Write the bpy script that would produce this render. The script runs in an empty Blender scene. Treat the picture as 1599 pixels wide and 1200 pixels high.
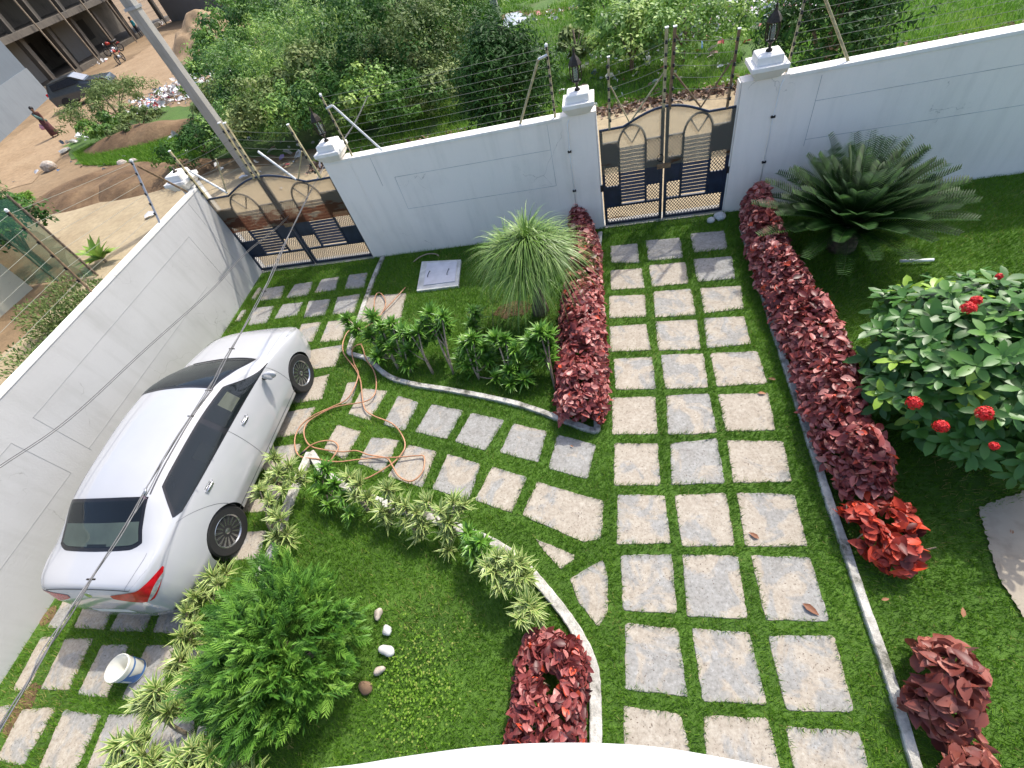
import bpy, bmesh, math, random
import numpy as np
from mathutils import Vector, Matrix
random.seed(7); rng = np.random.default_rng(11)
SC = bpy.context.scene; COL = SC.collection
R = math.radians; PI = math.pi

# ------------------------------------------------------------------ camera
CAMH = 5.15
FPX, TILT, ROLL, YAW = 713.2, 0.8567, -0.3396, 0.3723
def cam_rows():
    B = np.array([[1,0,0],[0,0,-1],[0,1,0]], float)
    c,s = math.cos(YAW), math.sin(YAW); W = np.array([[c,-s,0],[s,c,0],[0,0,1]]).T
    c,s = math.cos(TILT), math.sin(TILT); T = np.array([[1,0,0],[0,c,-s],[0,s,c]])
    c,s = math.cos(ROLL), math.sin(ROLL); Q = np.array([[c,-s,0],[s,c,0],[0,0,1]])
    return Q @ T @ B @ W
MC = cam_rows()
cd = bpy.data.cameras.new('camera'); cam = bpy.data.objects.new('camera', cd); COL.objects.link(cam)
cd.sensor_width = 36; cd.lens = FPX/1599*36; cd.clip_end = 2000; cd.clip_start = 0.05
m = Matrix.Identity(4)
for i in range(3):
    m[i][0] = MC[0][i]; m[i][1] = -MC[1][i]; m[i][2] = -MC[2][i]
m[0][3], m[1][3], m[2][3] = 0, 0, CAMH
cam.matrix_world = m; SC.camera = cam

def ray(px, py):
    return MC.T @ np.array([(px-799.5)/FPX, (py-600)/FPX, 1.0])
def at(px, py, z=0.0):                       # point of the plan at height z under a traced photo point
    d = ray(px, py); t = (z-CAMH)/d[2]
    return Vector((d[0]*t, d[1]*t, z))
def on_y(px, py, Y):
    d = ray(px, py); t = Y/d[1]
    return Vector((d[0]*t, Y, CAMH+d[2]*t))
def atd(px, py, depth):
    d = ray(px, py)*depth
    return Vector((d[0], d[1], CAMH+d[2]))

# ------------------------------------------------------------------ light
SUN = Vector((0.42, 0.65, 1.0)).normalized()
w = bpy.data.worlds.new('World'); SC.world = w; w.use_nodes = True
nt = w.node_tree; bg = nt.nodes['Background']
sky = nt.nodes.new('ShaderNodeTexSky'); sky.sky_type = 'NISHITA'; sky.sun_disc = False
sky.sun_elevation = math.asin(SUN.z); sky.sun_rotation = math.atan2(SUN.x, SUN.y)
sky.dust_density = 3.0; sky.air_density = 0.8
nt.links.new(sky.outputs[0], bg.inputs[0]); bg.inputs[1].default_value = 0.15
sl = bpy.data.lights.new('sun', 'SUN'); so = bpy.data.objects.new('sun', sl); COL.objects.link(so)
sl.energy = 2.05; sl.angle = R(0.9); sl.color = (1.0, 0.955, 0.87)
so.rotation_euler = (-SUN).to_track_quat('-Z', 'Y').to_euler(); so.location = (0, 0, 30)
SC.view_settings.view_transform = 'Standard'; SC.view_settings.look = 'None'
SC.view_settings.exposure = 1.1; SC.view_settings.gamma = 1

# ------------------------------------------------------------------ materials
MATS = {}
def newmat(name):
    m = bpy.data.materials.new(name); m.use_nodes = True
    return m, m.node_tree, m.node_tree.nodes['Principled BSDF']
def N(nt, t, **kw):
    n = nt.nodes.new('ShaderNode'+t)
    for k, v in kw.items():
        if k.startswith('i_'): n.inputs[k[2:].replace('_', ' ')].default_value = v
        else: setattr(n, k, v)
    return n
def ramp(nt, stops, interp='LINEAR'):
    r = nt.nodes.new('ShaderNodeValToRGB'); r.color_ramp.interpolation = interp
    e = r.color_ramp.elements
    while len(e) < len(stops): e.new(0.5)
    for i, (p, c) in enumerate(stops):
        e[i].position = p; e[i].color = (*c, 1) if len(c) == 3 else c
    return r
def flat(name, col, rough=0.6, metal=0, spec=0.5, coat=0, var=0.12, scale=6, bump=0.0, bscale=60):
    """plain paint / metal / plastic with slight mottling"""
    m, nt, b = newmat(name)
    tc = N(nt, 'TexCoord'); no = N(nt, 'TexNoise', i_Scale=scale, i_Detail=6.0)
    nt.links.new(tc.outputs['Object'], no.inputs['Vector'])
    lo = tuple(c*(1-var) for c in col); hi = tuple(min(1, c*(1+var)) for c in col)
    rp = ramp(nt, [(0.3, lo), (0.7, hi)]); nt.links.new(no.outputs['Fac'], rp.inputs[0])
    nt.links.new(rp.outputs[0], b.inputs['Base Color'])
    b.inputs['Roughness'].default_value = rough; b.inputs['Metallic'].default_value = metal
    b.inputs['Specular IOR Level'].default_value = spec; b.inputs['Coat Weight'].default_value = coat
    b.inputs['Coat Roughness'].default_value = 0.04
    if bump:
        n2 = N(nt, 'TexNoise', i_Scale=bscale, i_Detail=8.0); bp = N(nt, 'Bump', i_Strength=bump, i_Distance=0.01)
        nt.links.new(tc.outputs['Object'], n2.inputs['Vector']); nt.links.new(n2.outputs['Fac'], bp.inputs['Height'])
        nt.links.new(bp.outputs[0], b.inputs['Normal'])
    MATS[name] = m; return m
def leafmat(name, stops, rough=0.5, trans=0.25, spec=0.4, edge=None, nscale=0):
    """foliage: colour picked per leaf from its 'tint', some light passing through"""
    m, nt, b = newmat(name)
    a = N(nt, 'Attribute', attribute_name='tint')
    rp = ramp(nt, stops); nt.links.new(a.outputs['Fac'], rp.inputs[0]); c = rp.outputs[0]
    if edge:
        e = N(nt, 'Attribute', attribute_name='edge'); mr = N(nt, 'MapRange')
        mr.inputs['From Min'].default_value = 0.35; mr.inputs['From Max'].default_value = 0.7
        nt.links.new(e.outputs['Fac'], mr.inputs['Value'])
        mx = N(nt, 'Mix', data_type='RGBA'); mx.inputs[7].default_value = (*edge, 1)
        nt.links.new(mr.outputs[0], mx.inputs[0]); nt.links.new(c, mx.inputs[6]); c = mx.outputs[2]
    nt.links.new(c, b.inputs['Base Color']); b.inputs['Roughness'].default_value = rough
    b.inputs['Specular IOR Level'].default_value = spec
    tr = N(nt, 'BsdfTranslucent'); nt.links.new(c, tr.inputs[0])
    ms = N(nt, 'MixShader'); ms.inputs[0].default_value = trans
    nt.links.new(b.outputs[0], ms.inputs[1]); nt.links.new(tr.outputs[0], ms.inputs[2])
    nt.links.new(ms.outputs[0], nt.nodes['Material Output'].inputs[0])
    MATS[name] = m; return m

def wallmat(name, base, stain, amount=0.5):
    m, nt, b = newmat(name); tc = N(nt, 'TexCoord')
    n1 = N(nt, 'TexNoise', i_Scale=1.1, i_Detail=8.0, i_Roughness=0.62)
    mp = N(nt, 'Mapping'); mp.inputs['Scale'].default_value = (5, 5, 0.6)
    nt.links.new(tc.outputs['Object'], n1.inputs['Vector']); nt.links.new(tc.outputs['Object'], mp.inputs[0])
    n2 = N(nt, 'TexNoise', i_Scale=1.4, i_Detail=6.0); nt.links.new(mp.outputs[0], n2.inputs['Vector'])
    r1 = ramp(nt, [(0.47, (0,0,0)), (0.75, (1,1,1))]); r2 = ramp(nt, [(0.5, (0,0,0)), (0.8, (1,1,1))])
    nt.links.new(n1.outputs['Fac'], r1.inputs[0]); nt.links.new(n2.outputs['Fac'], r2.inputs[0])
    ad = N(nt, 'Math', operation='ADD'); nt.links.new(r1.outputs[0], ad.inputs[0]); nt.links.new(r2.outputs[0], ad.inputs[1])
    mu = N(nt, 'Math', operation='MULTIPLY'); mu.inputs[1].default_value = amount; mu.use_clamp = True
    nt.links.new(ad.outputs[0], mu.inputs[0])
    # hairline plaster cracks
    vo = N(nt, 'TexVoronoi', feature='DISTANCE_TO_EDGE', i_Scale=0.9)
    n3 = N(nt, 'TexNoise', i_Scale=2.5, i_Detail=5.0); nt.links.new(tc.outputs['Object'], n3.inputs['Vector'])
    va = N(nt, 'VectorMath', operation='MULTIPLY_ADD'); va.inputs[1].default_value = (0.5,0.5,0.5)
    nt.links.new(n3.outputs['Color'], va.inputs[0]); nt.links.new(tc.outputs['Object'], va.inputs[2])
    nt.links.new(va.outputs[0], vo.inputs['Vector'])
    r3 = ramp(nt, [(0.0, (1,1,1)), (0.004, (0,0,0))]); nt.links.new(vo.outputs['Distance'], r3.inputs[0])
    gate = ramp(nt, [(0.55, (0,0,0)), (0.6, (1,1,1))]); nt.links.new(n1.outputs['Fac'], gate.inputs[0])
    cr = N(nt, 'Math', operation='MULTIPLY'); nt.links.new(r3.outputs[0], cr.inputs[0]); nt.links.new(gate.outputs[0], cr.inputs[1])
    c2 = N(nt, 'Math', operation='MULTIPLY'); c2.inputs[1].default_value = 0.55; nt.links.new(cr.outputs[0], c2.inputs[0])
    mx = N(nt, 'Mix', data_type='RGBA'); mx.inputs[6].default_value = (*base,1); mx.inputs[7].default_value = (*stain,1)
    nt.links.new(mu.outputs[0], mx.inputs[0])
    mx2 = N(nt, 'Mix', data_type='RGBA'); mx2.inputs[7].default_value = (0.16,0.15,0.13,1)
    nt.links.new(c2.outputs[0], mx2.inputs[0]); nt.links.new(mx.outputs[2], mx2.inputs[6])
    nt.links.new(mx2.outputs[2], b.inputs['Base Color']); b.inputs['Roughness'].default_value = 0.8
    n4 = N(nt, 'TexNoise', i_Scale=35.0, i_Detail=6.0); nt.links.new(tc.outputs['Object'], n4.inputs['Vector'])
    bp = N(nt, 'Bump', i_Strength=0.25, i_Distance=0.01); nt.links.new(n4.outputs['Fac'], bp.inputs['Height'])
    nt.links.new(bp.outputs[0], b.inputs['Normal'])
    MATS[name] = m; return m
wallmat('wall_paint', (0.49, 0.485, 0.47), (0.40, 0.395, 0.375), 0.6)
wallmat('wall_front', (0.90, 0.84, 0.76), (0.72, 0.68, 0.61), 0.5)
wallmat('cap_white', (0.82, 0.80, 0.75), (0.62, 0.58, 0.48), 0.5)
wallmat('cream_wall', (0.50, 0.50, 0.40), (0.5, 0.5, 0.4), 0.5)
wallmat('blue_wall', (0.10, 0.125, 0.15), (0.08, 0.1, 0.12), 0.5)
wallmat('blue_plinth', (0.16, 0.185, 0.205), (0.12, 0.14, 0.16), 0.5)
wallmat('concrete', (0.22, 0.21, 0.19), (0.2, 0.18, 0.15), 0.8)
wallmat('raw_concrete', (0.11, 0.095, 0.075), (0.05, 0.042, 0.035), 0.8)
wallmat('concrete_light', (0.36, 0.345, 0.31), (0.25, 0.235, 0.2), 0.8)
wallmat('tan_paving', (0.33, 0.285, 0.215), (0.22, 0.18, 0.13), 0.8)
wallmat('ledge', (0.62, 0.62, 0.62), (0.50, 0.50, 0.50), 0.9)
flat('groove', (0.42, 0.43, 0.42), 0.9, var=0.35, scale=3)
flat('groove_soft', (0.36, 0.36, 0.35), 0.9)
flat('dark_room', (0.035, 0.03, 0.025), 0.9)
flat('navy', (0.012, 0.022, 0.045), 0.45, var=0.35)
flat('blackmetal', (0.02, 0.02, 0.022), 0.5, 0.3)
flat('bronze', (0.035, 0.028, 0.02), 0.5, 0.5, var=0.4, scale=40)
flat('postpaint', (0.40, 0.35, 0.20), 0.6, 0.1, var=0.35, scale=18)
flat('postrust', (0.20, 0.13, 0.07), 0.7, 0.1, var=0.4, scale=18)
flat('galv', (0.62, 0.63, 0.62), 0.45, 0.3)
flat('steel', (0.35, 0.36, 0.38), 0.4, 0.6)
flat('wire', (0.20, 0.21, 0.17), 0.6, 0.2)
flat('pvc', (0.80, 0.80, 0.78), 0.4)
flat('cable', (0.10, 0.10, 0.10), 0.55)
flat('cable_al', (0.16, 0.16, 0.165), 0.5, 0.3)
flat('hose', (0.43, 0.22, 0.12), 0.45, var=0.2)
flat('soil', (0.16, 0.10, 0.06), 0.95, var=0.5, scale=5, bump=1.0, bscale=14)
flat('bark', (0.16, 0.12, 0.085), 0.9, var=0.45, scale=20, bump=0.8, bscale=50)
flat('barkpale', (0.30, 0.24, 0.17), 0.9, var=0.35, scale=25, bump=0.8, bscale=50)
flat('pebble', (0.42, 0.36, 0.30), 0.8, var=0.35, scale=14, bump=0.6)
flat('carpaint', (0.43, 0.435, 0.445), 0.16, 0.0, 0.5, 1.0, var=0.01)
flat('carseam', (0.05, 0.05, 0.055), 0.5)
flat('blacktrim', (0.012, 0.012, 0.014), 0.25)
flat('rubber', (0.018, 0.018, 0.018), 0.75)
flat('rim', (0.42, 0.43, 0.45), 0.25, 0.9)
flat('rimdark', (0.03, 0.03, 0.03), 0.6)
flat('chrome', (0.75, 0.75, 0.77), 0.12, 0.95)
flat('taillight', (0.50, 0.008, 0.015), 0.25, coat=0.25, var=0.3, scale=20)
flat('lightclear', (0.45, 0.46, 0.45), 0.15, 0.3, coat=1.0, var=0.3, scale=25)
flat('shelf', (0.30, 0.33, 0.28), 0.8)
flat('seat_beige', (0.42, 0.38, 0.28), 0.8)
flat('interior', (0.02, 0.022, 0.026), 0.7)
flat('bucket_white', (0.78, 0.77, 0.70), 0.4)
flat('bucket_blue', (0.06, 0.17, 0.42), 0.4, var=0.2, scale=15)
flat('manhole', (0.60, 0.60, 0.64), 0.6, var=0.1, scale=8)
flat('manhole_rim', (0.55, 0.55, 0.52), 0.8, var=0.2, scale=8)
flat('skin', (0.17, 0.09, 0.055), 0.6)
flat('hair', (0.01, 0.008, 0.007), 0.5)
flat('cloth_maroon', (0.10, 0.035, 0.035), 0.85, var=0.3, scale=12)
flat('cloth_brown', (0.16, 0.07, 0.05), 0.85, var=0.3, scale=12)
flat('cloth_teal', (0.09, 0.17, 0.15), 0.85)
flat('cloth_cyan', (0.04, 0.36, 0.42), 0.85)
flat('cloth_dark', (0.03, 0.035, 0.05), 0.85)
flat('bag_pink', (0.6, 0.3, 0.38), 0.7)
flat('red_plastic', (0.35, 0.03, 0.02), 0.3)
flat('redflower', (0.62, 0.012, 0.012), 0.6, var=0.3, scale=60)
flat('cargrey', (0.055, 0.065, 0.07), 0.3, 0.2, coat=0.6)
flat('bluecloth', (0.05, 0.30, 0.45), 0.8)

def glassmat(name, tint, alpha, rough=0.03):
    m, nt, b = newmat(name); b.inputs['Base Color'].default_value = (*tint,1); b.inputs['Roughness'].default_value = rough
    b.inputs['Coat Weight'].default_value = 0.5
    t = N(nt, 'BsdfTransparent'); t.inputs[0].default_value = (0.75,0.82,0.8,1)
    ms = N(nt, 'MixShader'); ms.inputs[0].default_value = alpha
    nt.links.new(b.outputs[0], ms.inputs[2]); nt.links.new(t.outputs[0], ms.inputs[1])
    nt.links.new(ms.outputs[0], nt.nodes['Material Output'].inputs[0]); MATS[name] = m
glassmat('carglass', (0.012, 0.016, 0.02), 0.42)
glassmat('lampglass', (0.5, 0.5, 0.45), 0.35)
# shade net, weathered plastic sheet on the gates (partly clear)
def sheetmat(name, base, rust, alpha, rustamt):
    m, nt, b = newmat(name); tc = N(nt, 'TexCoord')
    mp = N(nt, 'Mapping'); mp.inputs['Scale'].default_value = (1.2, 1, 4.0)
    nt.links.new(tc.outputs['Object'], mp.inputs[0])
    n1 = N(nt, 'TexNoise', i_Scale=2.0, i_Detail=7.0, i_Roughness=0.65); nt.links.new(mp.outputs[0], n1.inputs['Vector'])
    sep = N(nt, 'SeparateXYZ'); nt.links.new(tc.outputs['Object'], sep.inputs[0])
    # rust lies in a band over the louvres
    bd = N(nt, 'MapRange'); bd.inputs['From Min'].default_value = 1.78; bd.inputs['From Max'].default_value = 1.25
    nt.links.new(sep.outputs['Z'], bd.inputs['Value'])
    mu = N(nt, 'Math', operation='MULTIPLY'); nt.links.new(n1.outputs['Fac'], mu.inputs[0]); nt.links.new(bd.outputs[0], mu.inputs[1])
    rp = ramp(nt, [(rustamt, (0,0,0)), (rustamt+0.10, (1,1,1))]); nt.links.new(mu.outputs[0], rp.inputs[0])
    mx = N(nt, 'Mix', data_type='RGBA'); mx.inputs[6].default_value = (*base,1); mx.inputs[7].default_value = (*rust,1)
    nt.links.new(rp.outputs[0], mx.inputs[0]); nt.links.new(mx.outputs[2], b.inputs['Base Color'])
    b.inputs['Roughness'].default_value = 0.35
    t = N(nt, 'BsdfTransparent'); t.inputs[0].default_value = (0.90,0.87,0.80,1)
    ms = N(nt, 'MixShader')
    al = N(nt, 'MapRange'); al.inputs['To Min'].default_value = alpha; al.inputs['To Max'].default_value = min(1, alpha+0.35)
    nt.links.new(rp.outputs[0], al.inputs['Value']); nt.links.new(al.outputs[0], ms.inputs[0])
    tl = N(nt, 'BsdfTranslucent'); nt.links.new(mx.outputs[2], tl.inputs[0])
    m2 = N(nt, 'MixShader'); m2.inputs[0].default_value = 0.5
    nt.links.new(b.outputs[0], m2.inputs[1]); nt.links.new(tl.outputs[0], m2.inputs[2])
    nt.links.new(m2.outputs[0], ms.inputs[2]); nt.links.new(t.outputs[0], ms.inputs[1])
    nt.links.new(ms.outputs[0], nt.nodes['Material Output'].inputs[0]); MATS[name] = m
sheetmat('sheet_clean', (0.34, 0.325, 0.26), (0.16, 0.08, 0.04), 0.52, 0.56)
sheetmat('sheet_rusty', (0.34, 0.28, 0.20), (0.14, 0.05, 0.025), 0.50, 0.37)
sheetmat('net', (0.04, 0.13, 0.09), (0.03, 0.12, 0.09), 0.6, 0.9)

def slabmat():
    m, nt, b = newmat('slab'); tc = N(nt, 'TexCoord'); oi = N(nt, 'ObjectInfo')
    mu = N(nt, 'Math', operation='MULTIPLY'); mu.inputs[1].default_value = 57.0
    nt.links.new(oi.outputs['Random'], mu.inputs[0])
    va = N(nt, 'VectorMath', operation='ADD'); nt.links.new(tc.outputs['Object'], va.inputs[0]); nt.links.new(mu.outputs[0], va.inputs[1])
    V = va.outputs[0]
    n1 = N(nt, 'TexNoise', i_Scale=2.6, i_Detail=7.0, i_Roughness=0.65, i_Distortion=0.8); nt.links.new(V, n1.inputs['Vector'])
    n2 = N(nt, 'TexNoise', i_Scale=30.0, i_Detail=8.0, i_Roughness=0.75); nt.links.new(V, n2.inputs['Vector'])
    n3 = N(nt, 'TexNoise', i_Scale=9.0, i_Detail=4.0); nt.links.new(V, n3.inputs['Vector'])
    # grey share differs from slab to slab (object colour alpha-free red channel)
    sc = N(nt, 'SeparateColor'); nt.links.new(oi.outputs['Color'], sc.inputs[0])
    ad = N(nt, 'Math', operation='ADD'); nt.links.new(n1.outputs['Fac'], ad.inputs[0]); nt.links.new(sc.outputs[0], ad.inputs[1])
    r1 = ramp(nt, [(0.52, (0,0,0)), (0.60, (1,1,1))]); 
    s1 = N(nt, 'Math', operation='SUBTRACT'); s1.inputs[1].default_value = 0.5
    nt.links.new(ad.outputs[0], s1.inputs[0]); nt.links.new(s1.outputs[0], r1.inputs[0])
    cream = ramp(nt, [(0.28, (0.19,0.165,0.125)), (0.45, (0.36,0.317,0.255)), (0.6, (0.43,0.385,0.315)), (0.72, (0.56,0.52,0.45))])
    grey = ramp(nt, [(0.28, (0.13,0.13,0.125)), (0.45, (0.27,0.265,0.245)), (0.6, (0.335,0.33,0.31)), (0.72, (0.48,0.47,0.45))])
    nt.links.new(n2.outputs['Fac'], cream.inputs[0]); nt.links.new(n2.outputs['Fac'], grey.inputs[0])
    mx = N(nt, 'Mix', data_type='RGBA'); nt.links.new(r1.outputs[0], mx.inputs[0])
    nt.links.new(cream.outputs[0], mx.inputs[6]); nt.links.new(grey.outputs[0], mx.inputs[7])
    tint = ramp(nt, [(0.35, (0.86,0.84,0.82)), (0.65, (1,1,1))]); nt.links.new(n3.outputs['Fac'], tint.inputs[0])
    m2 = N(nt, 'Mix', data_type='RGBA', blend_type='MULTIPLY'); m2.inputs[0].default_value = 1
    nt.links.new(mx.outputs[2], m2.inputs[6]); nt.links.new(tint.outputs[0], m2.inputs[7])
    # brown specks of debris and chips
    vo = N(nt, 'TexNoise', i_Scale=55.0, i_Detail=3.0); nt.links.new(V, vo.inputs['Vector'])
    r4 = ramp(nt, [(0.655, (0,0,0)), (0.70, (1,1,1))]); nt.links.new(vo.outputs['Fac'], r4.inputs[0])
    m3 = N(nt, 'Mix', data_type='RGBA'); m3.inputs[7].default_value = (0.10,0.065,0.045,1)
    nt.links.new(r4.outputs[0], m3.inputs[0]); nt.links.new(m2.outputs[2], m3.inputs[6])
    nt.links.new(m3.outputs[2], b.inputs['Base Color']); b.inputs['Roughness'].default_value = 0.85
    bp = N(nt, 'Bump', i_Strength=0.45, i_Distance=0.008); nt.links.new(n2.outputs['Fac'], bp.inputs['Height'])
    nt.links.new(bp.outputs[0], b.inputs['Normal']); MATS['slab'] = m
slabmat()
def groundmat(name, cols, scale, bump=0.6, bscale=12, detail=10.0):
    m, nt, b = newmat(name); tc = N(nt, 'TexCoord')
    n1 = N(nt, 'TexNoise', i_Scale=scale, i_Detail=detail, i_Roughness=0.65); nt.links.new(tc.outputs['Object'], n1.inputs['Vector'])
    rp = ramp(nt, cols); nt.links.new(n1.outputs['Fac'], rp.inputs[0])
    n2 = N(nt, 'TexNoise', i_Scale=bscale, i_Detail=10.0, i_Roughness=0.7); nt.links.new(tc.outputs['Object'], n2.inputs['Vector'])
    tn = ramp(nt, [(0.3, (0.72,0.72,0.72)), (0.6, (1,1,1))]); nt.links.new(n2.outputs['Fac'], tn.inputs[0])
    mx = N(nt, 'Mix', data_type='RGBA', blend_type='MULTIPLY'); mx.inputs[0].default_value = 1
    nt.links.new(rp.outputs[0], mx.inputs[6]); nt.links.new(tn.outputs[0], mx.inputs[7])
    nt.links.new(mx.outputs[2], b.inputs['Base Color']); b.inputs['Roughness'].default_value = 0.95
    bp = N(nt, 'Bump', i_Strength=bump, i_Distance=0.05); nt.links.new(n2.outputs['Fac'], bp.inputs['Height'])
    nt.links.new(bp.outputs[0], b.inputs['Normal']); MATS[name] = m
groundmat('kerb_white', [(0.36,(0.12,0.12,0.09)),(0.46,(0.42,0.40,0.35)),(0.58,(0.60,0.58,0.52))], 5.0, 0.5, 28)
groundmat('lawn_base', [(0.35,(0.06,0.13,0.015)),(0.6,(0.09,0.19,0.02)),(0.75,(0.13,0.20,0.04))], 1.2, 0.5, 60)
groundmat('dirt', [(0.3,(0.149,0.095,0.048)),(0.5,(0.248,0.167,0.090)),(0.7,(0.310,0.219,0.126))], 0.25, 0.8, 2.5)
groundmat('sand', [(0.3,(0.276,0.184,0.098)),(0.55,(0.336,0.234,0.136)),(0.75,(0.372,0.268,0.159))], 0.5, 0.6, 4)
groundmat('lane', [(0.3,(0.304,0.233,0.139)),(0.55,(0.383,0.307,0.190)),(0.75,(0.436,0.350,0.226))], 0.6, 0.4, 5)
groundmat('mound', [(0.3,(0.083,0.046,0.020)),(0.5,(0.165,0.098,0.047)),(0.72,(0.247,0.161,0.082))], 0.8, 1.0, 5)
groundmat('scrubsoil', [(0.3,(0.05,0.10,0.018)),(0.5,(0.08,0.16,0.025)),(0.7,(0.09,0.12,0.035)),(0.8,(0.2,0.15,0.09))], 0.6, 0.8, 8)
groundmat('puddle', [(0.3,(0.35,0.36,0.36)),(0.7,(0.5,0.5,0.5))], 0.6, 0.02, 8)
MATS['puddle'].node_tree.nodes['Principled BSDF'].inputs['Roughness'].default_value = 0.08

leafmat('grass', [(0,(0.045,0.125,0.010)),(0.5,(0.115,0.255,0.020)),(0.85,(0.20,0.35,0.035)),(1,(0.38,0.36,0.12))], 0.6, 0.38, 0.2)
leafmat('wildgrass', [(0,(0.07,0.18,0.015)),(0.6,(0.16,0.34,0.03)),(1,(0.30,0.42,0.07))], 0.6, 0.3, 0.25)
leafmat('redleaf', [(0,(0.06,0.012,0.012)),(0.2,(0.17,0.030,0.028)),(0.48,(0.38,0.095,0.085)),(0.72,(0.54,0.22,0.19)),(0.95,(0.62,0.36,0.31)),(1,(0.66,0.09,0.04))], 0.42, 0.22, 0.45)
leafmat('salmonleaf', [(0,(0.10,0.02,0.018)),(0.4,(0.26,0.07,0.05)),(0.75,(0.45,0.17,0.12)),(1,(0.55,0.28,0.20))], 0.45, 0.2, 0.4)
leafmat('coralleaf', [(0,(0.08,0.02,0.018)),(0.45,(0.35,0.04,0.025)),(1,(0.62,0.075,0.035))], 0.45, 0.25, 0.4)
leafmat('ixoraleaf', [(0,(0.03,0.09,0.015)),(0.5,(0.065,0.18,0.03)),(0.88,(0.12,0.26,0.045)),(1,(0.26,0.42,0.04))], 0.40, 0.2, 0.4)
leafmat('cycad', [(0,(0.006,0.024,0.003)),(0.6,(0.015,0.055,0.006)),(1,(0.045,0.11,0.015))], 0.5, 0.10, 0.18)
leafmat('nolina', [(0,(0.07,0.15,0.02)),(0.55,(0.17,0.30,0.05)),(1,(0.38,0.48,0.18))], 0.4, 0.2, 0.5)
leafmat('thuja', [(0,(0.03,0.10,0.014)),(0.5,(0.09,0.225,0.024)),(1,(0.21,0.38,0.055))], 0.5, 0.25, 0.3)
leafmat('dracaena', [(0,(0.045,0.14,0.018)),(0.5,(0.12,0.28,0.03)),(1,(0.26,0.44,0.07))], 0.35, 0.2, 0.5)
leafmat('variegated', [(0,(0.05,0.13,0.02)),(0.6,(0.11,0.22,0.035)),(1,(0.20,0.32,0.06))], 0.38, 0.22, 0.5, edge=(0.54,0.60,0.22))
leafmat('scrub', [(0,(0.05,0.12,0.03)),(0.4,(0.14,0.28,0.05)),(0.8,(0.30,0.46,0.08)),(1,(0.42,0.54,0.16))], 0.5, 0.25, 0.35)
leafmat('scrubdark', [(0,(0.012,0.045,0.008)),(0.6,(0.032,0.10,0.013)),(1,(0.09,0.20,0.03))], 0.6, 0.18, 0.2)
leafmat('olive', [(0,(0.07,0.11,0.03)),(0.6,(0.16,0.23,0.06)),(1,(0.28,0.33,0.12))], 0.6, 0.2, 0.3)
leafmat('deadleaf', [(0,(0.16,0.06,0.03)),(1,(0.36,0.16,0.07))], 0.6, 0.1, 0.4)
leafmat('litter', [(0,(0.75,0.75,0.76)),(0.55,(0.55,0.55,0.55)),(0.7,(0.35,0.3,0.24)),(0.82,(0.6,0.08,0.10)),(0.9,(0.12,0.25,0.5)),(1,(0.05,0.05,0.05))], 0.5, 0.05, 0.5)
leafmat('rubblemat', [(0,(0.10,0.06,0.04)),(0.5,(0.25,0.16,0.11)),(1,(0.45,0.36,0.28))], 0.9, 0.0, 0.2)

# ------------------------------------------------------------------ object helpers
def link(o, parent=None):
    COL.objects.link(o)
    if parent: o.parent = parent
    return o
def tag(o, label, cat, group=None, kind=None):
    if label: o['label'] = label
    if cat: o['category'] = cat
    if group: o['group'] = group
    if kind: o['kind'] = kind
    return o
def thing(name, loc, rz, label, cat, group=None):
    o = bpy.data.objects.new(name, None); o.empty_display_size = 0.1; link(o)
    o.location = loc; o.rotation_euler = (0, 0, rz)
    return tag(o, label, cat, group)
def copy_tree(o, parent=None):
    c = o.copy(); link(c, parent)
    for ch in list(o.children): copy_tree(ch, c)
    return c

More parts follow.
